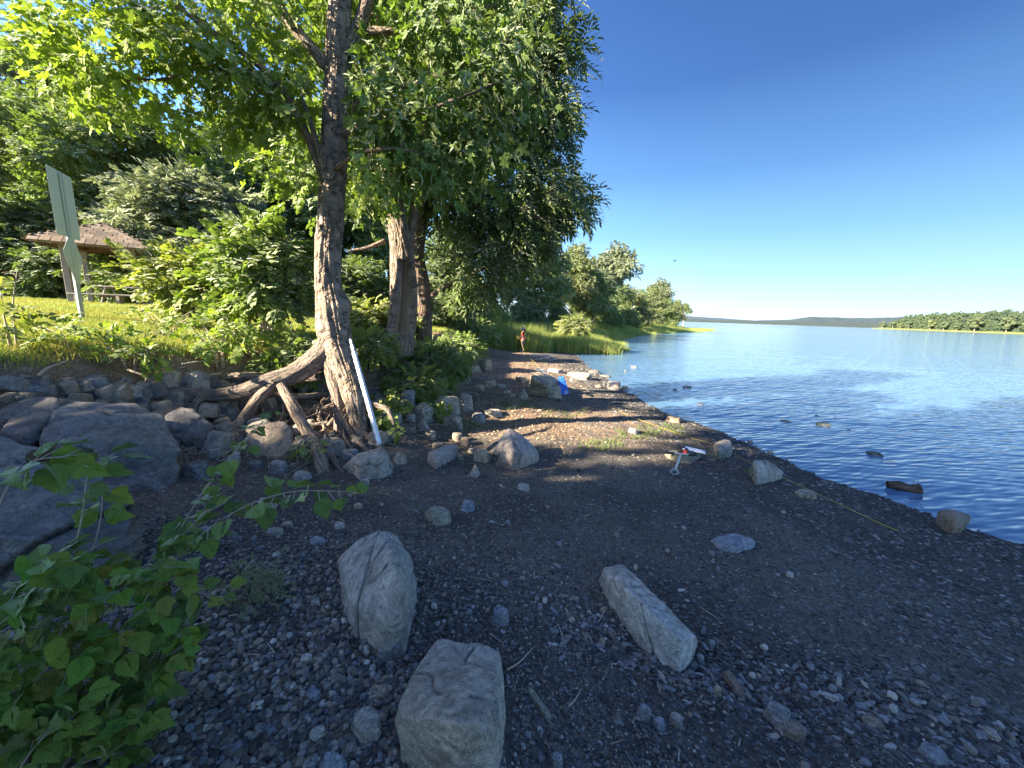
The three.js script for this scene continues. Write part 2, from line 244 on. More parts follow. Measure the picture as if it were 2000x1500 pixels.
const FOL = {
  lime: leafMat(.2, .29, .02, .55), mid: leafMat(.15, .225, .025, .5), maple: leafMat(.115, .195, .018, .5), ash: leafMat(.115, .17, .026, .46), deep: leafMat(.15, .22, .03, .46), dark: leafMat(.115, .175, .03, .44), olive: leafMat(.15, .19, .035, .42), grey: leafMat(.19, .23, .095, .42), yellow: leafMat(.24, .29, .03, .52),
};
const tmpM = new THREE.Matrix4(), tmpQ = new THREE.Quaternion();
function facing(tip, nor, r, roll = 0) {   // +y of a leaf along tip, +z near nor
  const y = tip.clone().normalize(), z = nor.clone().addScaledVector(y, -nor.dot(y)).normalize(), x = y.clone().cross(z);
  return tmpM.makeBasis(x, y, z), tmpQ.setFromRotationMatrix(tmpM).clone();
}
function scatter(name, geo, mat, list, parent, tint) {   // list of [position, quaternion, scale, tint]
  const im = new THREE.InstancedMesh(geo, mat, list.length), m = new THREE.Matrix4(), c = new THREE.Color(), s = V();
  list.forEach(([p, q, k, t], i) => { m.compose(p, q, typeof k === 'number' ? s.set(k, k, k) : k); im.setMatrixAt(i, m); if (t !== undefined) { Array.isArray(t) ? c.setRGB(...t) : c.setRGB(t, t, t); im.setColorAt(i, c); } });
  im.name = name; im.userData.kind = 'stuff'; lit(im); (parent ?? scene).add(im); return im;
}
const rv = (r) => V(r() * 2 - 1, r() * 2 - 1, r() * 2 - 1);

// ---------------------------------------------------------------- plants
// grow(): limbs given as [points, radii]; foliage clusters inside blobs [centre, rx, ry, rz, count]; every cluster hangs on a branch that leaves the nearest limb
function grow(o, { limbs, blobs, seed = 1, bark = M.bark, twigMat = M.twig, sprigGeo = SPRIG.fine, fol = FOL.mid, per = 12, spread = 0.55, scale = [0.8, 1.3], gap = 0.12, twigR = 0.011, axis, single = false, droop = 0.3, trunkOpt = {}, names, reach = 99, tintVar = 0.35, minY = -99, avoid }) {
  const r = rngOf(seed), nodes = [];
  limbs.forEach(([pts, radii], i) => {
    const P = pts.map((p) => p.clone().sub(o.position)), rel = i === 0 && trunkOpt.relief;
    const m = mesh(names?.[i] ?? (i === 0 ? 'trunk' : 'limb'), tubeGeo(P, radii, i === 0 ? { radial: 14, steps: 24, ...trunkOpt } : { radial: 8, steps: Math.max(8, pts.length * 4) }), bark, o);
    const c = new THREE.CatmullRomCurve3(P, false, 'centripetal');
    for (let k = i === 0 ? 5 : 2; k <= 14; k++) { const q = k / 14 * (radii.length - 1), a = Math.min(radii.length - 2, Math.floor(q)); nodes.push([c.getPoint(k / 14), lerp(radii[a], radii[a + 1], q - a)]); }
  });
  let cl = [];
  for (const [c, rx, ry, rz, n] of blobs) for (let i = 0, tries = 0; i < n && tries < n * 8; tries++) {
    const d = rv(r); if (d.lengthSq() > 1 || d.lengthSq() < 0.08 && r() < 0.6) continue;
    const p = V(c.x + d.x * rx, c.y + d.y * ry, c.z + d.z * rz);
    if (fbm(p.x * 0.9 + seed, p.y * 0.9, p.z * 0.9, 2) < gap - 0.32 || p.y < Math.max(minY, ground(p.x, p.z) + 0.1)) continue;
    cl.push(p.sub(o.position)); i++;
  }
  const n0 = nodes.length;
  const near = (p) => { let b = null, bd = 1e9; for (const nd of nodes) { const d = nd[0].distanceTo(p) + (nd[0].y > p.y ? (nd[0].y - p.y) * 0.5 : 0); if (d < bd) { bd = d; b = nd; } } return [b, bd]; };
  const order = cl.map((p) => [p, near(p)[1]]).sort((a, b) => a[1] - b[1]).map((a) => a[0]);
  const tw = [], leaves = [];
  for (const p of order) {
    const [nd, d] = near(p); if (d > reach || avoid && avoid(p.clone().add(o.position))) continue;
    const q = nd[0], mid = q.clone().lerp(p, 0.5).add(rv(r).multiplyScalar(d * 0.16)); mid.y += d * 0.07;
    const r0 = Math.min(nd[1] * 0.7, twigR * (0.8 + d * 0.9)), r1 = Math.min(r0 * .7, Math.max(0.0035, twigR * 0.35));
    tw.push(tubeGeo([q, mid, p], [r0, (r0 + r1) / 2, r1], { radial: 4, steps: d > 1 ? 6 : 4, cap: false }));
    for (const t of [0.35, 0.65, 1]) nodes.push([t === 1 ? p : t < 0.5 ? q.clone().lerp(mid, 0.7) : mid.clone().lerp(p, 0.3), lerp(r0, r1, t)]);
    const out = p.clone().sub(q).normalize();
    for (let i = 0; i < per; i++) {
      const off = rv(r).multiplyScalar(spread); off.y *= 0.65;
      const tip = out.clone().multiplyScalar(0.5).addScaledVector(off, 0.9 / spread).add(V(0, -droop, 0)).add(rv(r).multiplyScalar(0.35)), nor = V(0, 1, 0).add(rv(r).multiplyScalar(0.75)).addScaledVector(out, 0.2);
      if (avoid && avoid(p.clone().add(off).add(o.position))) continue;
      leaves.push([p.clone().add(off), facing(tip, nor, r), lerp(scale[0], scale[1], r()), 1 - tintVar * 0.5 + r() * tintVar]);
    }
  }
  if (tw.length) { const b = mesh('branches', mergeGeometries(tw), twigMat, o); b.userData.kind = 'stuff'; }
  if (leaves.length) scatter('crown', sprigGeo, fol, leaves, o);
  return o;
}
// woodland trees built from a few patterns, 14 to 20 m tall, then cloned with their own place, turn, size and green
function pattern({ seed, h, spreadR, low, n, per, open = 0, bark = M.darkBark, sprigGeo = SPRIG.broad, sc = [1.0, 1.7], twigMat = M.twig, trunkR = 0.2, fork = false }) {
  const o = new THREE.Group(), r = rngOf(seed), limbs = [], blobs = [], lean = (r() - .5) * 1.2;
  limbs.push([[V(0, -0.4, 0), V(lean * .1, h * .25, 0.1), V(lean * .4, h * .55, -0.15), V(lean, h * .93, 0)], [trunkR * 1.35, trunkR, trunkR * .65, 0.04]]);
  const k = fork ? 5 : 8;
  for (let i = 0; i < k; i++) {
    const y = lerp(low * .9, 0.78, i / k) * h, a = i * 2.4 + r(), L = spreadR * lerp(0.95, 0.5, i / k), x = lean * .4 * y / h, up = fork ? 2.2 : 1;
    limbs.push([[V(x, y, 0), V(x + Math.cos(a) * L * .5, y + L * .3 * up, Math.sin(a) * L * .5), V(x + Math.cos(a) * L, y + L * .55 * up, Math.sin(a) * L)], [trunkR * .45, trunkR * .28, 0.03]]);
    blobs.push([V(x + Math.cos(a) * L * .9, y + L * .5 * up, Math.sin(a) * L * .9), spreadR * .45, spreadR * .36, spreadR * .45, Math.round(n / k * .7)]);
  }
  blobs.push([V(lean * .7, h * (low + 1) / 2, 0), spreadR * .75, h * (1 - low) * .48, spreadR * .75, Math.round(n * (open ? .2 : .45))], [V(lean, h * .92, 0), spreadR * .4, h * .1, spreadR * .4, Math.round(n * .12)]);
  const g0 = ground; ground = () => -99; grow(o, { limbs, blobs, seed, bark, twigMat, sprigGeo, fol: FOL.mid, per, spread: 0.68, scale: sc, gap: open ? 0.3 : 0.14, twigR: 0.02 }); ground = g0;
  return o;
}
const PAT = {};
function plant(name, pat, x, z, { s = 1, sy = s, turn = 0, fol, bark, label, category = 'tree', group, y, sink = 0.1 }) {
  const o = (PAT[pat] ??= pattern(PATS[pat])).clone(); o.name = numbered(name); scene.add(o);
  o.position.set(x, (y ?? ground(x, z)) - sink, z); o.scale.set(s, sy, s); o.rotation.y = turn;
  for (const c of o.children) { if (c.name === 'crown' && fol) c.material = fol; if (bark && (c.name === 'trunk' || c.name === 'limb')) c.material = bark; if (/_\d+$/.test(c.name)) c.name = c.name.replace(/_\d+$/, ''); }
  return tag(o, label, category, group);
}
const PATS = {
  round: { seed: 11, h: 15, spreadR: 4.2, low: 0.22, n: 210, per: 19 },
  tall: { seed: 12, h: 18, spreadR: 3.4, low: 0.25, n: 170, per: 18 },
  slim: { seed: 13, h: 17, spreadR: 2.6, low: 0.42, n: 130, per: 17, open: 1, trunkR: 0.15 },
  open: { seed: 14, h: 17, spreadR: 4.4, low: 0.36, n: 170, per: 18, open: 1, bark: M.paleBark, twigMat: M.paleTwig, sprigGeo: SPRIG.round, sc: [1.7, 2.8], trunkR: 0.26, fork: true },
  shade: { seed: 16, h: 18, spreadR: 3.6, low: 0.16, n: 300, per: 15, sc: [1.5, 2.3] },
  low: { seed: 15, h: 7, spreadR: 3.2, low: 0.06, n: 240, per: 18, trunkR: 0.1 },
};
// shrubs: several stems from one foot
function shrub(name, foot, { w, h, d = w, stems = 7, n = 60, per = 8, sprigGeo = SPRIG.round, fol = FOL.yellow, seed = 1, label, category = 'shrub', group, sc = [0.8, 1.2], spread = 0.22, low = 0.25, lean = V(), bark = M.paleTwig, gap = 0.05, twigR = 0.006, single }) {
  const o = thing(name, foot, label, category, group), r = rngOf(seed), limbs = [], names = [];
  for (let i = 0; i < stems; i++) { const a = i / stems * 6.283 + r(), k = 0.35 + 0.6 * r(), top = V(foot.x + Math.cos(a) * w * .5 * k + lean.x, foot.y + h * (0.6 + 0.38 * r()), foot.z + Math.sin(a) * d * .5 * k + lean.z); limbs.push([[foot.clone().add(V(Math.cos(a) * .05 * w, -0.04 * h, Math.sin(a) * .05 * w)), foot.clone().lerp(top, .5).add(V(Math.cos(a) * -.06 * w, h * .1, 0)), top], [Math.max(.0016, h * .011), Math.max(.0012, h * .007), Math.min(.004, h * .01)]]); names.push('stem'); }
  grow(o, { limbs, names, blobs: [[foot.clone().add(V(lean.x * .7, h * (1 + low) / 2, lean.z * .7)), w / 2, h * (1 - low) / 2, d / 2, n]], seed, bark, twigMat: bark, sprigGeo, fol, per, spread, scale: sc, gap, twigR, trunkOpt: { radial: 6, steps: 10 } });
  return o;
}
// ---------------------------------------------------------------- the setting
function axis(dense0, dense1, step, lo, hi, f = 1.09) {
  const a = []; for (let x = dense0; x <= dense1 + 1e-6; x += step) a.push(x);
  for (let x = dense1, s = step; x < hi;) { s *= f; x += s; a.push(Math.min(x, hi)); }
  const b = []; for (let x = dense0, s = step; x > lo;) { s *= f; x -= s; b.unshift(Math.max(x, lo)); }
  return [...b, ...a];
}
function sheet(xs, zs, h, color, uvs) {
  const nx = xs.length, nz = zs.length, P = new Float32Array(nx * nz * 3), U = new Float32Array(nx * nz * 2), C = color && new Float32Array(nx * nz * 3), I = [];
  for (let j = 0; j < nz; j++) for (let i = 0; i < nx; i++) { const k = j * nx + i, y = h(xs[i], zs[j]); P.set([xs[i], y, zs[j]], k * 3); U.set([xs[i] * uvs, zs[j] * uvs], k * 2); if (C) C.set(color(xs[i], y, zs[j]), k * 3); if (i && j) I.push(k - nx - 1, k - 1, k - nx, k - nx, k - 1, k); }
  const g = new THREE.BufferGeometry(); g.setAttribute('position', new THREE.BufferAttribute(P, 3)); g.setAttribute('uv', new THREE.BufferAttribute(U, 2)); if (C) g.setAttribute('color', new THREE.BufferAttribute(C, 3)); g.setIndex(I); g.computeVertexNormals(); return g;
}
const mix3 = (a, b, t) => [lerp(a[0], b[0], t), lerp(a[1], b[1], t), lerp(a[2], b[2], t)];
function groundColor(x, y, z) {
  const s = pick(SHORE, z) - x, toe = pick(TOE, z), bank = (toe - x) / pick(BANKW, z);
  const n = fbm(x * 0.8, 7, z * 0.8, 4), n2 = fbm(x * 3.1, 2, z * 3.1, 3);
  let c = mix3([.215, .203, .185], [.12, .114, .104], smooth(-0.15, 0.25, n + n2 * .5));
  c = mix3([.075, .073, .07], c, smooth(0.3, 3.4, s + n * 1.5));                                                   // dark shale by the water
  const litter = smooth(-5.6, -7.2, z) * (1 - smooth(-21, -26, z)) * smooth(1.0, 2.4, s + n2) * (0.6 + 0.4 * smooth(-.2, .2, n2));
  c = mix3(c, [.46, .33, .22], litter * .85);                                                                     // dry litter on the upper beach
  c = mix3(c, mix3([.24, .18, .125], [.36, .28, .2], smooth(-.2, .2, n2)), smooth(-0.1, 0.35, bank));                // bank earth
  c = mix3(c, mix3([.30, .30, .1], [.2, .235, .06], smooth(-.2, .2, n)), smooth(0.95, 1.25, bank + n2 * .15) * (z < 4 ? 1 : .7));  // lawn
  const dPath = Math.abs((z + 13.2) + 0.18 * (x + 12)); if (x < -5.5) c = mix3(c, [.42, .335, .24], (1 - smooth(0.5, 1.1, dPath + n2)) * smooth(-5.5, -7, x));   // worn track by the shelter
  if (z < -30 || x < -22) c = mix3(c, [.09, .1, .045], smooth(-28, -34, z) + smooth(-18, -25, x) > 0 ? clamp(smooth(-28, -34, z) + smooth(-20, -26, x), 0, 1) : 0);
  if (s < 0.1) c = mix3(c, [.09, .085, .07], 1);
  return c.map((v) => v * (1 + 0.25 * n2));
}
{
  const xs = axis(-7, 8.4, 0.075, -6000, 6000, 1.11), zs = axis(-13, 1, 0.075, -7000, 600, 1.07);
  const beach = mesh('ground', sheet(xs, zs, (x, z) => ground(x, z), groundColor, 1.3), std({ vertexColors: true, map: TX.gravel, bumpMap: TX.gravelBump, bumpScale: 0.012 }));
  struct(beach);
  // water: real waves near the shore, the finest ripples as relief of the surface
  const wx = axis(3.6, 17, 0.1, -2500, 9000, 1.1), wz = axis(-22, -1, 0.11, -14000, 500, 1.09), R = rngOf(77), W = [];
  for (let i = 0; i < 22; i++) { const L = 0.36 * Math.pow(3.6, R()), a = 0.35 + (R() - .5) * 1.3; W.push([Math.sin(a) * 6.283 / L, Math.cos(a) * 6.283 / L, R() * 6.283, 0.0015 * Math.pow(L, 0.75)]); }
  const wave = (x, z) => { const d = Math.hypot(x - 8, z + 8); if (d > 70) return 0; const f = (1 - smooth(25, 70, d)) * smooth(0, 1.6, x - pick(SHORE, z) + 0.25); let h = 0; for (const [a, b, c, k] of W) h += k * Math.sin(a * x + b * z + c + 0.6 * noise(x * .3, 0, z * .3)); return h * f; };
  const water = mesh('water', sheet(wx, wz, wave, null, 1), new THREE.MeshPhysicalMaterial({ color: rgb(.09, .18, .295), roughness: 0.06, ior: 1.45, bumpMap: rep(TX.ripple, 0.4), bumpScale: 0.026, normalMap: rep(TX.swell, 0.047, 0.063), normalScale: new THREE.Vector2(0.17, 0.17) }));
  struct(water);
  // far hills beyond the river
  const ridge = (name, pts, dist, depth, col, seed) => {   // pts: [pixel x, pixels above the waterline]
    const P = [], I = [], C = [], n = 160, lay = 7, q = new THREE.Color();
    for (let i = 0; i <= n; i++) {
      const px = lerp(pts[0][0], pts[pts.length - 1][0], i / n), base = 615.8 + (px - 1000) * 0.0332, up = pick(pts, px) + (pts[0][2] ?? .8) * fbm(px * .06, seed, 0, 4);
      for (let k = 0; k < lay; k++) { const t = k / (lay - 1), d = dist + depth * t, p = at(px, base, d), H = up / 750 * (dist + depth) * Math.sqrt(p.x * p.x + d * d) / d * Math.sin(t * 1.57) * (1 + .1 * fbm(px * .05, t * 5, seed, 3)); P.push(p.x, k ? H : -1, p.z); const v = .8 + .5 * fbm(px * .11, t * 9, seed, 3); C.push(col[0] * v, col[1] * v, col[2] * v); }
    }
    for (let i = 0; i < n; i++) for (let k = 0; k < lay - 1; k++) { const a = i * lay + k, b = a + lay; I.push(a, b, a + 1, b, b + 1, a + 1); }
    const g = new THREE.BufferGeometry(); g.setAttribute('position', new THREE.Float32BufferAttribute(P, 3)); g.setAttribute('color', new THREE.Float32BufferAttribute(C, 3)); g.setIndex(I); g.computeVertexNormals();
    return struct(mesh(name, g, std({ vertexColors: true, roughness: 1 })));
  };
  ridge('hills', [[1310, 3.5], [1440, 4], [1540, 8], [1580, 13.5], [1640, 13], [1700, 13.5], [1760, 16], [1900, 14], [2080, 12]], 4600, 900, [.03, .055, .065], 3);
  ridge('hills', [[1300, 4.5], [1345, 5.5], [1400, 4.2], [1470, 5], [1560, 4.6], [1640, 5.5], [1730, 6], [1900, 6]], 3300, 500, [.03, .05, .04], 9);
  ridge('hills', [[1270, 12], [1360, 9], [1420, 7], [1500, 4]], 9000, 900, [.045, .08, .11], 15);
}


// the wooded shore across the river on the right
{
  const r = rngOf(404), clump = rockless(2.0, 5);
  function rockless(size, seed) { const g = indexed(new THREE.IcosahedronGeometry(1, 3)), p = g.attributes.position; for (let i = 0; i < p.count; i++) { const v = V().fromBufferAttribute(p, i), k = 1 + 0.32 * fbm(v.x * 2 + seed, v.y * 2, v.z * 2, 3); p.setXYZ(i, v.x * k * size, v.y * k * size * .85, v.z * k * size); } g.computeVertexNormals(); return g; }
  const A = at(1712, 641.6, 900), B = at(2060, 656.5, 560), along = (t, back) => { const d = B.clone().sub(A).setY(0), n = V(-d.z, 0, d.x).normalize(); if (n.x < 0) n.negate(); return A.clone().setY(0).addScaledVector(d, t).addScaledVector(n, back); };
  // its low grassy margin
  const P = [], I = []; for (let i = 0; i <= 60; i++) { const t = -0.06 + i / 60 * 1.3, a = along(t, 3 * noise(i * .5, 0, 0)), b = along(t, 7), c = along(t, 200); P.push(a.x, -.3, a.z, b.x, 2.6 + noise(i * .9, 4, 0), b.z, c.x, i === 0 ? 1 : 5, c.z); if (i) for (const k of [0, 1]) { const q = i * 3 + k; I.push(q - 3, q - 2, q, q, q - 2, q + 1); } }
  const g = new THREE.BufferGeometry(); g.setAttribute('position', new THREE.Float32BufferAttribute(P, 3)); g.setIndex(I); g.computeVertexNormals(); struct(mesh('far_shore', g, std({ color: rgb(.15, .17, .05), side: THREE.DoubleSide })));
  const list = [], prof = (t) => 8 + 16 * smooth(-0.02, 0.14, t) + 3 * smooth(.25, .5, t) - 2 * smooth(.5, .7, t) + 4 * smooth(.75, 1, t);
  for (let i = 0; i < 32000; i++) {
    const t = -0.015 + r() * 1.2, back = 16 + Math.pow(r(), 1.5) * 130, H = 1.42 * (prof(t) + back * .03) * (0.82 + 0.36 * noise(t * 40, back * .06, 3)), y = H * (back < 40 ? 0.04 + 0.9 * r() : 0.6 + 0.36 * r()), p = along(t, back + (y / H) * 5 * (back < 40 ? 1 : 0));
    const w = noise(t * 55, back * .05, 9); list.push([V(p.x, y + 1, p.z), new THREE.Quaternion().setFromEuler(new THREE.Euler(r() * 6, r() * 6, r() * 6)), 0.36 + r() * 0.66, [.85 + .8 * w, .9 + .55 * w, .85 + .2 * w]]);
  }
  const wood = scatter('far_woodland', clump, std({ color: rgb(.036, .054, .024), roughness: 1 }), list);
  tag(wood, 'dense green woodland covering the far shore on the right', 'woodland', null, 'stuff');
  // trees that stand out at its edge
  const spots = [[.0, 10, 13, 'rounded olive tree at the very tip of the far wooded shore'], [.085, 11, 13, 'dark round tree with pale trunk near the tip of the far shore'], [.155, 9, 11, 'light green bushy tree just inside the tip of the far shore'], [.215, 10, 14, 'green tree at the far water edge, next to the light bushy one'], [.36, 11, 17, 'yellow-green tree in the middle of the far shore edge'], [.45, 10, 15, 'mid-green tree right of the yellow-green one on the far shore'], [.53, 9, 12, 'low bushy tree on the far shore before the broad pale pair'], [.63, 8, 21, 'broad pale-green tree on the far shore, left one of a pale pair'], [.78, 8, 20, 'broad pale-green tree with pale trunk, right one of the pale pair'], [.87, 9, 16, 'yellowish tree on the far shore close to the photo edge'], [.97, 10, 18, 'green tree on the far shore at the edge of the photo']];
  const leaves = [std({ color: rgb(.05, .065, .025), roughness: 1 }), std({ color: rgb(.042, .062, .025), roughness: 1 }), std({ color: rgb(.07, .088, .03), roughness: 1 })];
  spots.forEach(([t, back, h, label], i) => {
    const p = along(t, back), o = thing('far_tree', V(p.x, 0.8, p.z), label, 'tree', 'trees along the edge of the far shore'), q = rngOf(i + 60); h *= 1.2;
    mesh('trunk', tubeGeo([V(0, -1, 0), V(.3, h * .4, 0), V(0, h * .8, 0)], [.7, .5, .2], { radial: 6, steps: 5 }), M.paleBark, o);
    const parts = []; for (let k = 0; k < 20; k++) { const a = q() * 6.28, y = h * (0.34 + .6 * q()), w = h * .36 * Math.sin(Math.PI * clamp((y / h - .22) / .86, .05, 1)) * Math.sqrt(q()), c = clump.clone(); c.scale(...Array(3).fill(h * .06 * (0.7 + .6 * q()))); c.translate(Math.cos(a) * w, y, Math.sin(a) * w); parts.push(c); }
    mesh('crown', mergeGeometries(parts), leaves[[0, 1, 2, 1, 2, 1, 1, 0, 0, 2, 1][i]], o);
  });
}
// ---------------------------------------------------------------- the big tree on the bank, its roots washed bare
const path = (L) => L.map(([a, b, d, h]) => d === 'g' ? over(a, b, h ?? 0) : at(a, b, d));
function barkRelief(seed, amp, freq = 1) { return (a, s, c, dir) => { const x = Math.cos(a) * 2.4 * freq, z = Math.sin(a) * 2.4 * freq, w = fbm(x + seed, s * .9, z, 2) * 1.3; const f = Math.abs(noise(x * 4.2 + w, s * 1.1 + seed, z * 4.2 + w)), g = Math.abs(noise(x * 8 + w, s * 2.6, z * 8 - w)); return amp * (1.5 * Math.sqrt(f) + .5 * g - .75) + amp * 1.2 * fbm(x * .7, s * 1.3 + seed, z * .7, 2); }; }
{
  const foot = at(655, 700, 5.95), o = thing('maple_tree', foot, 'big maple at the bank edge with bare trunk and thick exposed roots', 'tree');
  const limbs = [
    [path([[703, 842, 5.3], [695, 800, 5.44], [685, 752, 5.62], [668, 706, 5.8], [653, 650, 5.94], [645, 585, 6], [640, 520, 6], [646, 430, 6], [650, 350, 6], [655, 250, 6], [660, 130, 6], [664, 0, 6], [672, -180, 6.1], [690, -420, 6.3]]), [.085, .12, .145, .185, .235, .19, .17, .172, .17, .165, .155, .14, .11, .05]],
    [path([[632, 345, 5.97], [600, 265, 5.8], [545, 165, 5.6], [470, 100, 5.45], [390, 45, 5.3], [300, -20, 5.2]]), [.075, .06, .048, .038, .028, .012]],
    [path([[640, 345, 5.95], [622, 290, 5.75], [605, 235, 5.6], [590, 190, 5.5]]), [.06, .045, .034, .015]],
    [path([[545, 165, 5.6], [470, 155, 5.45], [400, 125, 5.3], [320, 155, 5.2], [230, 150, 5.1]]), [.036, .03, .024, .018, .008]],
    [path([[648, 140, 6], [600, 85, 5.9], [550, 20, 5.8], [520, -60, 5.7], [470, -170, 5.6]]), [.09, .075, .065, .05, .02]],
    [path([[676, 110, 6], [700, 60, 6.05], [722, -20, 6.1], [750, -160, 6.3]]), [.11, .1, .085, .03]],
    [path([[670, 222, 6], [715, 192, 5.95], [760, 176, 5.9], [850, 150, 5.9], [930, 120, 6]]), [.07, .055, .042, .028, .01]],
    [path([[664, 265, 5.95], [720, 238, 5.7], [800, 225, 5.5], [900, 190, 5.5], [1000, 150, 5.6]]), [.045, .035, .03, .02, .008]],
    [path([[700, 60, 6.05], [780, 60, 6.1], [870, 40, 6.2], [960, 10, 6.3]]), [.06, .045, .03, .01]],
    [path([[655, 330, 5.9], [700, 300, 5.5], [760, 290, 5.3], [830, 300, 5.2]]), [.04, .03, .02, .008]],
    [path([[672, -180, 6.1], [600, -300, 6], [520, -380, 5.9]]), [.1, .06, .02]],
    [path([[672, -180, 6.1], [780, -280, 6.2], [880, -330, 6.4]]), [.09, .06, .02]],
  ];
  const B = (px, py, d, r, n, ry = r * .8) => [at(px, py, d), r, ry, r * .9, Math.round(n * .66)];
  const clearOfTrunk = (p) => p.z > -6.1 && Math.abs(p.x / p.z * -6 + 2.76 - .03 * (p.y - 3)) < .3 && p.y < 7.2;   // the old trunk has no foliage of its own on the open side
  grow(o, {
    limbs, seed: 7, bark: M.bark, avoid: clearOfTrunk, per: 22, spread: .36, sprigGeo: LEAF.lobed, fol: FOL.lime, scale: [.1, .175], gap: .08, droop: .55, twigR: .009, tintVar: .5,
    blobs: [B(480, 110, 5.5, 1.05, 34), B(350, 90, 5.3, .85, 28), B(215, 110, 5.2, .7, 20), B(110, 130, 5.1, .45, 10), B(560, 230, 5.7, .75, 22), B(600, 60, 6.4, .8, 24), B(430, 240, 5.7, .6, 14), B(250, 10, 5.4, .8, 20), B(430, -60, 5.7, 1, 24),
      B(570, 330, 5.6, .42, 8), B(700, 330, 5.2, .35, 8)],
    trunkOpt: { radial: 96, steps: 240, relief: (a, s, c, dir, t) => barkRelief(3, .023, 1.25)(a, s, c, dir) + (s < 3.1 ? .03 * fbm(Math.cos(a) * 2, s * 3, Math.sin(a) * 2, 3) : 0) + .09 * Math.exp(-((s - 2.05) ** 2) / .02) * Math.max(0, dir.x) ** 2 },
  });
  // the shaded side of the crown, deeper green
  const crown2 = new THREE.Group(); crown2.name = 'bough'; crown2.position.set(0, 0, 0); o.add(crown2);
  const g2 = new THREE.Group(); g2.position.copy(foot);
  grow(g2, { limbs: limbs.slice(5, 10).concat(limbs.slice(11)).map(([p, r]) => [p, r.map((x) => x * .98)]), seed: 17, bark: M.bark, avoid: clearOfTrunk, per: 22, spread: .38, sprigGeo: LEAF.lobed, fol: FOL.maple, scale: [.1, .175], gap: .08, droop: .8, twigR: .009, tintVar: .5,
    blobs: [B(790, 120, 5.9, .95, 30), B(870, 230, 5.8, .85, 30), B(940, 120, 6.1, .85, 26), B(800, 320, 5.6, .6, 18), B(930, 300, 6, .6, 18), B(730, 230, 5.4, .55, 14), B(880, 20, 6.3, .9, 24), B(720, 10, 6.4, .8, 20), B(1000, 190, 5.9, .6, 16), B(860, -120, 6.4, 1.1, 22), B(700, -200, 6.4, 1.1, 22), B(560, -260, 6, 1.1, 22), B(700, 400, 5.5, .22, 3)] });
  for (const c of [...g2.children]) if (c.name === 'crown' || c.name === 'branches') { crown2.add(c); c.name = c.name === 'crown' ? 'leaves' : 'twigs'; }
  // roots: each bare root is a part of the tree
  const roots = [
    [[[698, 830, 5.35], [706, 855, 5.22], [716, 880, 5.1], [722, 900, 'g', -.03]], [.08, .065, .05, .02], 1.0],
    [[[650, 668, 5.92], [618, 702, 5.8], [572, 733, 5.6], [525, 746, 5.45], [475, 764, 5.3], [420, 772, 5.2], [350, 768, 5.1], [285, 768, 5.0], [215, 752, 5.0]], [.19, .17, .15, .125, .1, .09, .085, .075, .04], 1.2],
    [[[640, 690, 5.85], [652, 740, 5.72], [664, 790, 5.55], [662, 838, 5.35], [650, 885, 5.15]], [.12, .11, .095, .075, .03], 1],
    [[[655, 800, 5.45], [685, 845, 5.2], [712, 878, 'g', .05], [735, 905, 'g', 0]], [.05, .045, .035, .015], .6],
    [[[664, 815, 5.4], [672, 850, 5.2], [690, 890, 'g', .04], [700, 915, 'g', -.02]], [.045, .04, .03, .015], .6],
    [[[655, 815, 5.42], [628, 845, 5.3], [612, 880, 'g', .06], [596, 905, 'g', -.02]], [.03, .025, .018, .01], .5],
    [[[700, 835, 5.3], [722, 856, 5.2], [752, 866, 'g', .06], [775, 872, 'g', 0]], [.05, .04, .03, .012], .6],
    [[[548, 752, 5.25], [578, 805, 5.0], [606, 855, 4.85], [622, 890, 'g', .1], [634, 930, 'g', -.03]], [.055, .07, .075, .085, .06], 1.2],
    [[[600, 850, 4.88], [632, 868, 4.8], [650, 895, 'g', .06], [668, 925, 'g', -.02]], [.05, .04, .035, .015], .6],
    [[[535, 748, 5.42], [498, 785, 5.25], [468, 825, 5.1], [446, 862, 'g', .02]], [.075, .07, .055, .03], 1],
    [[[425, 770, 5.2], [388, 782, 5.08], [380, 808, 4.98], [396, 836, 4.9], [394, 880, 4.78]], [.05, .045, .042, .045, .03], .9],
    [[[630, 735, 5.95], [560, 742, 5.95], [480, 735, 5.85], [408, 742, 5.75], [330, 748, 5.6]], [.07, .07, .075, .06, .03], 1.2],
    [[[640, 770, 5.9], [590, 775, 5.8], [540, 770, 5.7], [470, 790, 5.6]], [.045, .045, .04, .02], .8],
    [[[655, 790, 5.7], [610, 800, 5.6], [560, 795, 5.5], [500, 812, 5.35]], [.035, .03, .025, .012], .8],
    [[[640, 825, 5.4], [600, 832, 5.3], [570, 840, 'g', .1], [530, 850, 'g', .02]], [.03, .026, .022, .012], .8],
    [[[394, 772, 5.15], [330, 784, 5.0], [270, 775, 4.95], [200, 768, 5]], [.055, .06, .05, .025], 1],
    [[[398, 840, 4.88], [372, 850, 4.85], [352, 868, 4.8]], [.02, .018, .008], .5],
    [[[700, 780, 5.5], [728, 790, 5.55], [756, 800, 5.5], [770, 830, 5.4]], [.04, .045, .04, .02], .8],
  ];
  roots.forEach(([L, radii, k], i) => { const P = path(L).map((p) => p.sub(foot)); mesh('root', tubeGeo(P, radii, { radial: i < 3 ? 40 : 18, steps: i < 3 ? 110 : 50, relief: barkRelief(i * 3.7, .013 * k * Math.min(1, radii[0] / .07), i < 3 ? 1 : .6) }), M.root, o); });
  const r = rngOf(90), fine = [];
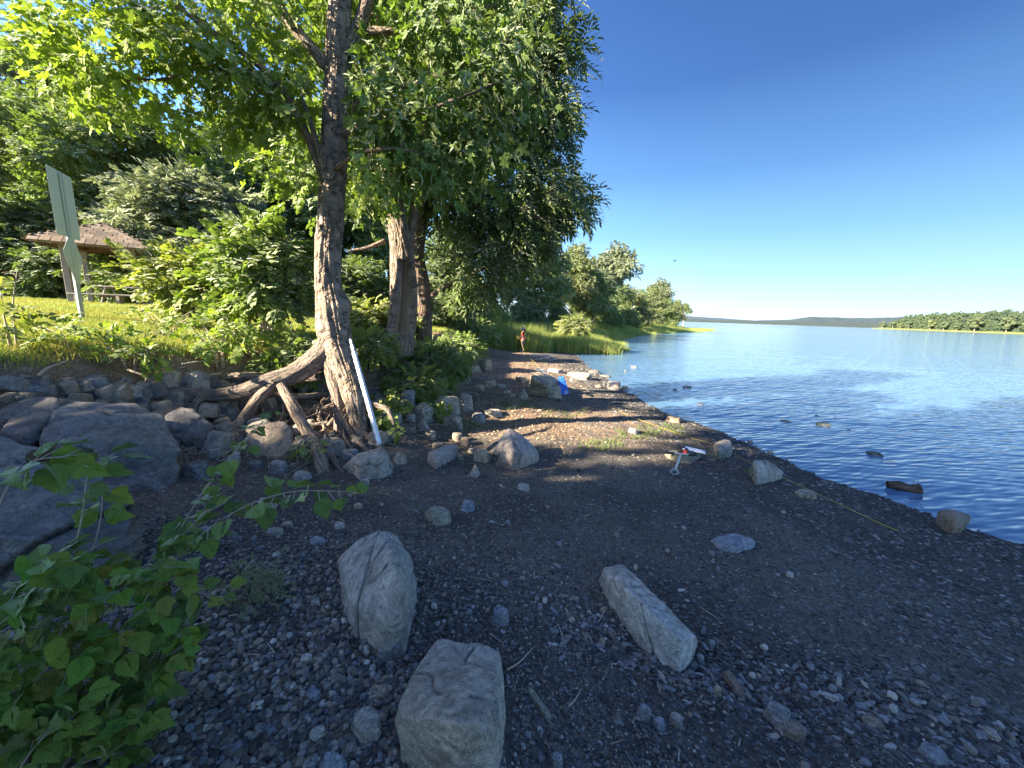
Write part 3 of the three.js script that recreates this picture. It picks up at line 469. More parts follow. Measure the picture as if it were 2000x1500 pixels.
  for (let i = 0; i < 26; i++) { const x0 = 400 + r() * 270, d0 = lerp(5.3, 5.75, (x0 - 400) / 270), y0 = 765 + r() * 40, dx = (r() - .65) * 190, w = .012 + .026 * r() * r(), P = path([[x0, y0, d0], [x0 + dx * .3 + (r() - .5) * 30, y0 + 22 + r() * 20, d0 - .15], [x0 + dx * .7 + (r() - .5) * 30, y0 + 45 + r() * 25, d0 - .35]]); const e = over(x0 + dx, y0 + 75 + r() * 40, .03); P.push(e, V(e.x + (r() - .5) * .3, ground(e.x, e.z) - .05, e.z + .12)); mesh('root', tubeGeo(P.map((p) => p.sub(foot)), [w, w * .95, w * .8, w * .6, w * .3], { radial: 9, steps: 30, relief: barkRelief(i * 2.3, w * .16, .5) }), M.root, o); }
  // fine hanging rootlets
 for (let i = 0; i < 46; i++) { const a = path([[560 + r() * 150, 775 + r() * 60, 5.3 + r() * .3]])[0], b = a.clone().add(V((r() - .5) * .35, -.12 - r() * .25, (r() - .3) * .35)), m = a.clone().lerp(b, .5).add(V((r() - .5) * .15, .03, 0)); fine.push(tubeGeo([a, m, b].map((p) => p.sub(foot)), [.009, .007, .003], { radial: 4, steps: 6, cap: false })); }
  const fr = mesh('rootlets', mergeGeometries(fine), M.root, o); fr.userData.kind = 'stuff';
}
// ---------------------------------------------------------------- the hollow tree behind it
{
  const base = at(782, 668, 8.5), o = thing('hollow_tree', base, 'old tree with a tall rotten hollow in its grey trunk', 'tree'), flags = [], y0 = at(785, 655, 8.5).y, y1 = at(785, 508, 8.5).y, view = base.clone().multiplyScalar(-1).setY(0).normalize().add(V(.28, 0, 0)).normalize();
  const limbs = [[path([[778, 690, 8.5], [786, 620, 8.5], [788, 560, 8.5], [784, 490, 8.5], [775, 430, 8.5], [764, 370, 8.5], [752, 280, 8.5], [742, 150, 8.5], [735, 0, 8.6], [730, -120, 8.7]]), [.31, .29, .275, .235, .2, .185, .17, .14, .1, .04]],
    [path([[796, 480, 8.6], [806, 430, 8.6], [812, 390, 8.6], [830, 340, 8.6], [850, 250, 8.7]]), [.09, .085, .08, .06, .03]], [path([[785, 400, 8.5], [770, 330, 8.4], [800, 230, 8.2], [840, 150, 8]]), [.09, .07, .05, .02]],
    [path([[752, 470, 8.5], [715, 485, 8.3], [680, 490, 8.2]]), [.05, .04, .02]], [path([[745, 200, 8.5], [690, 120, 8.5], [640, 30, 8.5]]), [.09, .06, .02]], [path([[740, 100, 8.5], [800, 40, 8.6], [880, -40, 8.8]]), [.08, .05, .02]]];
  grow(o, { limbs, seed: 31, bark: M.bark, per: 12, spread: .5, sprigGeo: SPRIG.broad, fol: FOL.mid, scale: [.6, 1], blobs: [[at(620, 300, 8.8), 1.2, 1, 1, 24], [at(720, 260, 9), 1.3, 1.2, 1, 26], [at(850, 330, 9), 1.2, 1, 1, 26], [at(840, 150, 9), 1.3, 1.2, 1, 26], [at(650, 60, 9), 1.3, 1.2, 1, 26], [at(780, 0, 9), 1.4, 1.2, 1, 22]],
    trunkOpt: { radial: 80, steps: 150, relief: (a, s, c, dir) => { const k = dir.dot(view), yy = (c.y + base.y - y0) / (y1 - y0), wob = .06 * fbm(yy * 4, a, 2, 3), narrow = lerp(.5, .86, smooth(.35, 1, yy)), e = smooth(narrow - .04, narrow + .1, k + wob) * smooth(-.02, .04, yy) * (1 - smooth(.93, 1.0, yy)); flags.push(e); return barkRelief(9, .022, 1.2)(a, s, c, dir) * (1 - e) - e * (.19 + .04 * fbm(a * 3, s * .7, 4, 3)) + .02 * smooth(narrow - .25, narrow - .06, k) * (1 - e) * smooth(-.05, .1, yy) * (1 - smooth(.95, 1.1, yy)); } } });
  const trunk = o.children[0], g = trunk.geometry, I = g.index.array, inn = [], out = []; for (let i = 0; i < I.length; i += 3) (flags[I[i]] + flags[I[i + 1]] + flags[I[i + 2]] > 1.9 ? inn : out).push(I[i], I[i + 1], I[i + 2]);
  const gi = g.clone(); gi.setIndex(inn); g.setIndex(out); mesh('hollow', gi, M.hollow, trunk);
}
// ---------------------------------------------------------------- the tree whose crown reaches out over the beach
{
  const base = at(828, 650, 10), o = thing('ash_tree', base, 'dark-stemmed tree whose wide crown hangs out over the beach towards the river', 'tree');
  const limbs = [[path([[828, 665, 10], [826, 560, 10], [815, 500, 10], [822, 440, 10], [836, 370, 10], [832, 270, 10], [842, 130, 10], [862, -60, 10.2], [880, -260, 10.4]]), [.22, .19, .175, .165, .16, .145, .12, .08, .03]],
    [path([[826, 590, 10], [870, 560, 9.9], [920, 535, 9.8], [985, 510, 9.7]]), [.075, .06, .04, .015]], [path([[832, 420, 10], [880, 400, 9.9], [960, 370, 9.8], [1040, 365, 9.8], [1105, 402, 9.8]]), [.1, .08, .06, .04, .01]], [path([[836, 330, 10], [900, 270, 10], [980, 220, 10.2], [1045, 195, 10.3], [1090, 195, 10.4]]), [.1, .08, .06, .035, .01]],
    [path([[840, 200, 10], [910, 110, 10], [1000, 40, 10.2], [1080, -10, 10.4]]), [.09, .07, .045, .012]], [path([[830, 470, 10], [790, 420, 10], [760, 350, 10]]), [.06, .04, .015]], [path([[855, 0, 10.1], [930, -100, 10.2], [1010, -160, 10.4]]), [.07, .05, .015]], [path([[960, 370, 9.8], [1020, 410, 9.6], [1090, 440, 9.5]]), [.04, .03, .01]]];
  const B = (px, py, r, n, d = 10.2) => [at(px, py, d), r, r * .82, r * .9, n];
  grow(o, { limbs, seed: 41, bark: M.darkBark, per: 13, spread: .42, sprigGeo: SPRIG.narrow, fol: FOL.ash, scale: [.75, 1.15], gap: .1, droop: .5, tintVar: .45, names: ['trunk'],
    blobs: [B(900, 300, 1, 26), B(960, 220, 1, 28), B(1030, 130, .9, 28), B(1040, 40, .75, 24), B(1000, 30, 1, 24), B(1068, 215, .58, 18), B(1050, 260, .6, 14), B(1070, 360, .7, 24), B(1112, 405, .42, 12), B(1040, 380, .8, 26), B(970, 420, .9, 26), B(900, 430, .9, 22), B(1040, 450, .5, 14), B(1000, 490, .7, 18), B(920, 510, .6, 14), B(1100, 98, .2, 4), B(960, -80, 1.2, 26), B(1040, -110, .9, 20), B(870, -200, 1.4, 26), B(860, 120, 1, 16), B(1055, 110, .5, 12), B(940, 560, .5, 8)] });
}
// ---------------------------------------------------------------- woods behind, left to right
const WOOD = [   // pixel, metres ahead, top of the crown in the photograph, pattern, leaves, label
  [-60, 17, -10, 'slim', 'olive', 'slim tree at the left edge of the photo, cut by the frame'],
  [25, 24, 90, 'slim', 'olive', 'tall slim tree standing far left with thin pale stem behind the sign'],
  [95, 27, 60, 'slim', 'grey', 'slim pale-stemmed tree showing left of the metal sign'],
  [165, 23, 20, 'tall', 'mid', 'tall green tree directly above the metal sign'],
  [215, 30, 60, 'slim', 'mid', 'slim tree far behind the picnic shelter roof'],
  [265, 22, 150, 'round', 'deep', 'dark broad tree just right of the shelter roof'],
  [318, 26, 200, 'tall', 'deep', 'tall dark tree with blue sky gaps left of the pale-leaved tree'],
  [400, 19, 330, 'low', 'grey', 'grey-green bushy small tree behind the bright yellow-green bush'],
  [430, 23, 250, 'tall', 'deep', 'tall dark tree behind the lime leaves, right of the blue gap'],
  [500, 30, 190, 'round', 'mid', 'leafy mid-green tree left of the big bare trunk'],
  [570, 34, 160, 'tall', 'deep', 'tall tree rising just left behind the big bare trunk'],
  [610, 32, 300, 'round', 'mid', 'bushy light tree half hidden by the big bare trunk'],
  [700, 32, 230, 'round', 'mid', 'light green tree between the bare trunk and the hollow tree'],
  [760, 36, 200, 'tall', 'deep', 'tall dark tree rising behind the hollow tree'],
  [870, 24, 430, 'round', 'dark', 'dark rounded tree under the overhanging crown'],
  [905, 36, 470, 'round', 'deep', 'dark green tree behind the person, left of the shrubby gap'],
  [990, 44, 480, 'round', 'dark', 'dark tree behind the person, under the overhanging crown'],
  [1062, 47, 470, 'round', 'deep', 'rounded green tree right of the person at the edge of the reeds'],
  [1118, 56, 472, 'round', 'olive', 'olive green tree left of the tall pale-stemmed poplar'],
  [1140, 54, 500, 'tall', 'olive', 'upright green tree between the olive tree and the dense green tree'],
  [1178, 72, 545, 'round', 'mid', 'green tree filling the gap left of the tall pale poplar foot'],
  [1216, 90, 552, 'round', 'deep', 'dark green tree between the tall poplar and the shorter open tree'],
  [1252, 108, 562, 'tall', 'mid', 'slender green tree behind the white cottage roof'],
  [1274, 132, 556, 'round', 'olive', 'broad green tree left behind the second poplar'],
  [1300, 168, 572, 'round', 'deep', 'darker tree directly right of the second poplar'],
  [1158, 60, 520, 'round', 'mid', 'dense green tree directly left of the pale poplar stems'],
  [1196, 80, 463, 'open', 'grey', 'tall poplar with pale stems, highest of the trees along the reeds'],
  [1236, 96, 556, 'open', 'olive', 'shorter open tree right of the tall pale poplar'],
  [1262, 120, 575, 'round', 'olive', 'low rounded tree between the two tall poplars'],
  [1285, 150, 538, 'open', 'grey', 'second tall open poplar, near the end of the point'],
  [1322, 190, 584, 'round', 'olive', 'rounded tree left of the last tree on the point'],
  [1338, 215, 588, 'open', 'olive', 'last tree at the very tip of the wooded point'],
];
const SIZE = { round: 15.6, tall: 18.6, slim: 17.6, open: 18.5, low: 7.4 };
WOOD.forEach(([px, d, top, pat, fol, label], i) => {
  const q = at(px, 600, d), g = Math.max(ground(q.x, q.z), .2), h = at(px, top, d).y - g, s = h / SIZE[pat];
  plant('tree', pat, q.x, q.z, { s: clamp(s * (pat === 'round' ? 1.1 : 1), .3, 2), sy: s, turn: i * 2.1, fol: FOL[fol], label, group: d > 40 ? 'trees along the wooded point' : 'trees of the wood behind the bank', y: g, bark: pat === 'slim' ? M.bark : undefined });
});
// thickets under them
const THICK = [
  [20, 18, 420, 'dark', 'dark undergrowth bush at far left behind the lawn'], [110, 19, 400, 'dark', 'dark bush behind the metal sign post'], [205, 20, 380, 'dark', 'dark bush behind the shelter post'], [310, 19, 400, 'deep', 'dark bush behind the picnic table'],
  [712, 18, 500, 'mid', 'bush closing the gap between bare trunk and hollow tree'], [752, 22, 540, 'deep', 'dark bush right behind the hollow tree trunk'], [640, 17, 500, 'mid', 'bush directly behind the bare trunk'],
  [450, 14, 480, 'mid', 'green bush between the yellow-green bush and the tall shrub'], [690, 14, 575, 'mid', 'bush seen between bare trunk and hollow tree'], [870, 19, 560, 'deep', 'dark bush right of the hollow tree'], [915, 26, 560, 'dark', 'dark bush left behind the person'],
  [955, 34, 575, 'deep', 'dark bush directly behind the person'], [1030, 42, 585, 'dark', 'dark bush right behind the person above the reeds'], [1090, 46, 600, 'deep', 'dark bush left of the yellow-green conical shrub'], [1160, 68, 585, 'deep', 'green bush at the foot of the dense tree by the reeds'],
  [1185, 66, 595, 'mid', 'light green rounded bush under the tall poplar'], [1222, 78, 600, 'deep', 'dark bush right of the poplar foot'], [1248, 92, 600, 'olive', 'bush in front of the white roof by the point'], [1276, 120, 606, 'olive', 'bush at the foot of the second poplar'], [1312, 170, 608, 'mid', 'low bush near the end of the point'],
];
THICK.forEach(([px, d, top, fol, label], i) => { const q = at(px, 610, d), g = Math.max(ground(q.x, q.z), .1), h = at(px, top, d).y - g, s = h / SIZE.low; plant('bush', 'low', q.x, q.z, { s: s * 1.25, sy: s, turn: i * 1.7 + .4, fol: FOL[fol], label, category: 'bush', group: 'undergrowth along the wood', y: g }); });
// trees beyond the left edge of the frame and behind the viewer, whose shade lies over the beach
[[-10.9, 5.2, 'shade', 1.05], [-9.2, 9.1, 'shade', 1.1], [-7.2, 12.9, 'shade', 1.1], [-14.5, 11.2, 'shade', 1.15], [-17, 7.4, 'shade', 1.1], [-5, 17, 'shade', 1.1], [-9, 4.6, 'low', .8], [-7.5, 8, 'low', 1]].forEach(([x, z, pat, s], i) => plant('shade_tree', pat, x + .33, z + .62, { s, turn: i * 1.3, fol: FOL.mid, label: 'leafy tree on the bank behind the viewer, outside the picture, shading the beach', group: 'shade trees behind the viewer' }));

// ---------------------------------------------------------------- shrubs of the bank
const foot = (px, py, d) => { const p = at(px, py, d); p.y = ground(p.x, p.z); return p; };
shrub('leafy_bush', foot(385, 650, 7.6), { w: 1.55, h: 1.6, d: 1.4, n: 90, per: 9, fol: FOL.yellow, seed: 3, sc: [.75, 1.15], label: 'bright yellow-green bush in front of the picnic table' });
shrub('tall_shrub', foot(525, 690, 6.9), { w: 1.15, h: 2.1, d: 1.0, n: 66, per: 9, fol: FOL.mid, seed: 4, sc: [.75, 1.15], label: 'tall green shrub close to the left of the bare trunk' });
shrub('tall_shrub', foot(480, 690, 7.4), { w: 1.2, h: 1.7, d: 1, n: 40, per: 8, fol: FOL.lime, seed: 14, sc: [.75, 1.1], label: 'lighter shrub left behind the tall green shrub' });
shrub('young_sapling', foot(38, 745, 4.6), { w: .5, h: 1.0, d: .5, stems: 3, n: 9, per: 4, fol: FOL.yellow, seed: 5, sc: [.45, .7], spread: .12, label: 'young sapling with few yellow-green leaves at the far left bank edge' });
shrub('low_bush', foot(150, 720, 5.0), { w: 1.2, h: .4, d: .7, stems: 6, n: 9, per: 4, fol: FOL.lime, seed: 6, sc: [.5, .75], spread: .14, label: 'low sparse bush before the foot of the metal sign' });
shrub('low_bush', foot(255, 722, 5.1), { w: 1.0, h: .4, d: .6, stems: 6, n: 9, per: 4, fol: FOL.lime, seed: 8, sc: [.5, .75], spread: .14, label: 'low dark-leaved bush hanging over the bank right of the sign' });
shrub('low_bush', foot(330, 700, 6.2), { w: 1.1, h: .6, d: .8, stems: 7, n: 8, per: 4, fol: FOL.lime, seed: 9, sc: [.5, .75], spread: .16, label: 'thin twiggy bush before the bright yellow-green bush' });
shrub('low_bush', foot(430, 715, 5.9), { w: 1.0, h: .8, d: .8, stems: 8, n: 20, per: 5, fol: FOL.lime, seed: 10, sc: [.5, .75], spread: .16, label: 'low bush above the long root, left of the tall shrub' });
shrub('low_bush', foot(590, 690, 6.5), { w: .9, h: .9, d: .8, stems: 8, n: 36, per: 7, fol: FOL.mid, seed: 12, sc: [.7, 1], spread: .16, label: 'small bush tucked against the left foot of the bare trunk' });
shrub('dense_bush', foot(715, 680, 7.8), { w: .9, h: .55, d: .9, stems: 8, n: 70, per: 10, sprigGeo: SPRIG.round, fol: FOL.yellow, seed: 21, sc: [.45, .7], label: 'dense lime bush right behind the leaning survey rod' });
shrub('dense_bush', foot(735, 640, 9.6), { w: 1.9, h: .9, d: 1.4, stems: 8, n: 90, per: 10, sprigGeo: SPRIG.round, fol: FOL.yellow, seed: 22, sc: [.5, .8], label: 'yellowish bush left of the hollow tree foot' });
shrub('dense_bush', foot(805, 690, 8.0), { w: 1.1, h: .55, d: .8, stems: 8, n: 70, per: 10, sprigGeo: SPRIG.round, fol: FOL.yellow, seed: 23, sc: [.45, .7], label: 'lime bush in front of the hollow tree foot' });
shrub('dense_bush', foot(850, 670, 9.2), { w: 1.4, h: 1.15, d: 1.1, stems: 8, n: 120, per: 10, sprigGeo: SPRIG.round, fol: FOL.mid, seed: 24, sc: [.45, .75], label: 'dark green bush overhanging the dark undercut bank' });
shrub('dense_bush', foot(868, 650, 12), { w: 1.6, h: .95, d: 1.2, stems: 8, n: 90, per: 10, sprigGeo: SPRIG.round, fol: FOL.mid, seed: 25, sc: [.55, .9], label: 'dark bush further back, right of the hollow tree' });
shrub('dense_bush', foot(900, 660, 15), { w: 1.5, h: 1.1, d: 1.2, stems: 8, n: 80, per: 10, sprigGeo: SPRIG.round, fol: FOL.lime, seed: 26, sc: [.6, 1], label: 'green bush at the head of the beach, left of the path stones' });
shrub('dense_bush', foot(925, 660, 21), { w: 2.2, h: 1.6, d: 2, stems: 8, n: 80, per: 10, sprigGeo: SPRIG.round, fol: FOL.mid, seed: 27, sc: [.9, 1.4], label: 'bush at the back of the beach, left of the person' });
shrub('conical_shrub', foot(1120, 660, 33), { w: 1.5, h: 2.7, d: 1.5, stems: 5, n: 80, per: 10, sprigGeo: SPRIG.tiny, fol: FOL.yellow, seed: 28, sc: [2, 2.8], label: 'yellow-green upright shrub standing in the reeds right of the person' });
shrub('vine_patch', foot(765, 755, 6.6), { w: .7, h: .32, d: .5, stems: 8, n: 20, per: 6, sprigGeo: LEAF.triFlat, fol: FOL.yellow, seed: 31, sc: [.09, .14], spread: .13, low: .3, label: 'patch of broad bright vine leaves below the dense bushes' });
shrub('vine_patch', foot(840, 768, 6.9), { w: .75, h: .22, d: .4, stems: 8, n: 24, per: 6, sprigGeo: LEAF.triFlat, fol: FOL.yellow, seed: 32, sc: [.09, .14], spread: .13, low: .3, label: 'broad bright vine leaves spreading over the grey bank stones' });
shrub('vine_patch', foot(745, 800, 5.6), { w: .35, h: .35, d: .35, stems: 5, n: 14, per: 6, sprigGeo: LEAF.triFlat, fol: FOL.lime, seed: 33, sc: [.08, .12], spread: .1, low: .2, label: 'vine leaves climbing the middle of the survey rod' });
shrub('seedling', over(772, 868, 0), { w: .22, h: .22, d: .22, stems: 4, n: 9, per: 5, sprigGeo: LEAF.ovate, fol: FOL.lime, seed: 34, sc: [.05, .08], spread: .06, low: .3, label: 'small seedling among stones right of the rod foot' });
shrub('seedling', over(603, 905, 0), { w: .3, h: .26, d: .3, stems: 4, n: 8, per: 4, sprigGeo: LEAF.lobedFlat, fol: FOL.lime, seed: 35, sc: [.07, .1], spread: .08, low: .3, label: 'small maple seedling by the broken slanting root' });
shrub('seedling', over(1275, 1285, 0), { w: .28, h: .09, d: .14, stems: 8, n: 26, per: 5, sprigGeo: LEAF.ovate, fol: FOL.mid, seed: 36, sc: [.022, .034], spread: .035, low: .2, label: 'green seedlings along the foot of the long tilted rock' });
shrub('seedling', over(1005, 1350, 0), { w: .12, h: .07, d: .12, stems: 5, n: 10, per: 5, sprigGeo: LEAF.ovate, fol: FOL.mid, seed: 37, sc: [.02, .03], spread: .03, low: .2, label: 'tiny seedlings right of the nearest big rock' });
shrub('seedling', over(1395, 900, 0), { w: .35, h: .12, d: .2, stems: 6, n: 16, per: 5, sprigGeo: LEAF.ovate, fol: FOL.deep, seed: 38, sc: [.03, .05], spread: .06, low: .2, label: 'dark weeds at the foot of the notched square rock' });
shrub('seedling', over(1462, 930, 0), { w: .35, h: .12, d: .2, stems: 6, n: 16, per: 5, sprigGeo: LEAF.ovate, fol: FOL.deep, seed: 39, sc: [.03, .05], spread: .06, low: .2, label: 'dark weeds left of the hump-backed rock by the tape' });
shrub('weed_tuft', over(500, 1160, 0), { w: .3, h: .18, d: .3, stems: 9, n: 22, per: 4, sprigGeo: SPRIG.narrow, fol: FOL.grey, seed: 40, sc: [.12, .2], spread: .06, low: .2, label: 'grey-green weed tuft on the gravel right of the leafy plant' });
// ---------------------------------------------------------------- the leafy plant at the lower left, every leaf a part
{
  const foot = at(60, 1640, 1.25); foot.y = ground(foot.x, foot.z);
  const o = thing('viburnum_plant', foot, 'large-leaved green shrub filling the lower left corner, arching over the boulders', 'shrub'), r = rngOf(51);
  const greens = [[.25, .37, .03, .3], [.2, .32, .035, .25], [.16, .255, .045, .25], [.35, .42, .03, .35], [.21, .32, .08, .3]].map(([a, b, c, t]) => leafMat(a, b, c, t, { map: TX.veins, bumpMap: TX.veinBump, bumpScale: 0.003, roughness: 0.82 }));
  const brown = leafMat(.2, .115, .06, .25, { map: TX.veins, roughness: .9 }), geos = [LEAF.tri, LEAF.triCurl, LEAF.ovateWide, LEAF.triFlat];
  const stems = [   // pixels with depth, leaves, how far from the stem they spread, first share of the stem with leaves
    [[[120, 1650, 1.3], [200, 1330, 1.38], [300, 1130, 1.5], [400, 955, 1.6], [465, 875, 1.68], [520, 818, 1.75]], 30, .055, .35], [[[150, 1650, 1.25], [240, 1250, 1.35], [330, 1110, 1.45], [440, 1010, 1.5], [560, 962, 1.55], [678, 960, 1.58]], 34, .06, .4],
    [[[60, 1650, 1.2], [120, 1200, 1.3], [160, 1010, 1.35], [178, 915, 1.4], [226, 884, 1.42]], 13, .04, .5], [[[-60, 1500, 1.0], [-30, 1150, 1.02], [10, 960, 1.06], [70, 900, 1.1], [130, 892, 1.14]], 14, .07, .5],
    [[[100, 1650, 1.2], [180, 1400, 1.25], [270, 1240, 1.35], [350, 1160, 1.42], [430, 1165, 1.42]], 30, .07, .25], [[[80, 1700, 1.1], [150, 1450, 1.15], [240, 1340, 1.25], [310, 1290, 1.3], [355, 1265, 1.32]], 30, .07, .2],
    [[[-50, 1600, 1.0], [20, 1350, 1.1], [60, 1200, 1.15], [100, 1110, 1.2], [150, 1090, 1.22]], 30, .08, .2], [[[0, 1700, .95], [40, 1500, 1], [110, 1420, 1.05], [170, 1400, 1.1]], 26, .08, .2],
    [[[-60, 1400, 1.0], [-10, 1230, 1.06], [30, 1170, 1.1], [90, 1150, 1.12]], 20, .07, .2], [[[120, 1600, 1.25], [200, 1200, 1.38], [300, 1090, 1.45], [360, 1040, 1.5], [400, 1000, 1.5]], 26, .07, .4],
    [[[-40, 1700, 1.0], [60, 1560, 1.02], [140, 1500, 1.06], [220, 1470, 1.1]], 18, .07, .1], [[[130, 1500, 1.2], [220, 1330, 1.3], [300, 1270, 1.33], [345, 1215, 1.36]], 12, .06, .4], [[[100, 1400, 1.2], [130, 1180, 1.25], [185, 1060, 1.35], [198, 1000, 1.4], [200, 950, 1.42]], 8, .03, .6],
  ];
  let n = 0;
  for (const [L, count, off, from] of stems) {
    const P = path(L).map((p) => p.sub(foot)); P[0].y = Math.min(P[0].y, 0.02);
    mesh('stem', tubeGeo(P, P.map((_, i) => lerp(.004, .0016, i / (P.length - 1))), { radial: 6, steps: 26 }), M.paleTwig, o);
    const c = new THREE.CatmullRomCurve3(P, false, 'centripetal');
    for (let i = 0; i < count; i++) {
      const t = lerp(from, 1, (i + r() * .6) / count), p = c.getPoint(Math.min(1, t)), d = c.getTangent(Math.min(1, t)), s = i % 2 ? 1 : -1, sideV = V(d.z, 0, -d.x).normalize().multiplyScalar(s);
      const out = sideV.clone().multiplyScalar(.75).addScaledVector(d, t > .95 ? 1 : .45).add(rv(r).multiplyScalar(.45)).add(V(0, -.18, .1)).normalize(), pos = p.clone().addScaledVector(out, off * (.35 + .8 * r())).add(rv(r).multiplyScalar(off * .3));
      const nor = V(0, 1, .25).add(rv(r).multiplyScalar(.6)), size = lerp(.055, .1, r()) * (t > .93 ? .72 : 1);
      const m = mesh('leaf', geos[n % 4], n % 61 === 17 ? brown : greens[Math.floor(r() * 3.2) + (t > .86 && r() < .6 ? 1 : 0)] ?? greens[3], o); m.position.copy(pos); m.quaternion.copy(facing(out, nor, r)); m.scale.setScalar(size); n++;
      const stalk = pos.clone().sub(p); if (stalk.length() > .02 && n % 2) { const k = mesh('leaf_stalk', STALK(), M.paleTwig, o); k.position.copy(p); k.quaternion.setFromUnitVectors(UPV, stalk.clone().normalize()); k.scale.set(1, stalk.length(), 1); }
    }
  }
  // the leaves deeper in the plant
  const deep = []; for (let i = 0; i < 900; i++) { const px = -120 + r() * 490, py = 1090 + r() * 490, p = at(px, py, 1.02 + .3 * r() + px * .0005 - (py > 1350 ? .06 : 0)); if (py < 1190 - (px - 60) * .1 && px < 60 || px > 330 - (py - 1250) * .35 + 40) continue; const out = rv(r).add(V(.3, -.3, 0)).normalize(); deep.push([p.sub(foot), facing(out, V(0, 1, .3).add(rv(r).multiplyScalar(.7)), r), lerp(.05, .085, r())]); }
  deep.forEach((d) => d.push([.75 + .5 * r(), .75 + .45 * r(), .8]));
  scatter('inner_leaves', LEAF.ovateWide, greens[0], deep.slice(0, deep.length / 2), o); scatter('inner_leaves', LEAF.tri, greens[1], deep.slice(deep.length / 2), o);
  // dry red-brown seed head under the leaves
  const seed = []; for (let i = 0; i < 40; i++) { const g = new THREE.IcosahedronGeometry(.006, 0), a = at(318 + (r() - .5) * 26, 1130 + (r() - .5) * 70, 1.46 + (r() - .5) * .04).sub(foot); g.translate(a.x, a.y, a.z); seed.push(g); }
  mesh('seed_head', mergeGeometries(seed), std({ color: rgb(.12, .035, .02) }), o);
}
function STALK() { return (STALK.g ??= new THREE.CylinderGeometry(.0016, .002, 1, 5).translate(0, .5, 0)); }

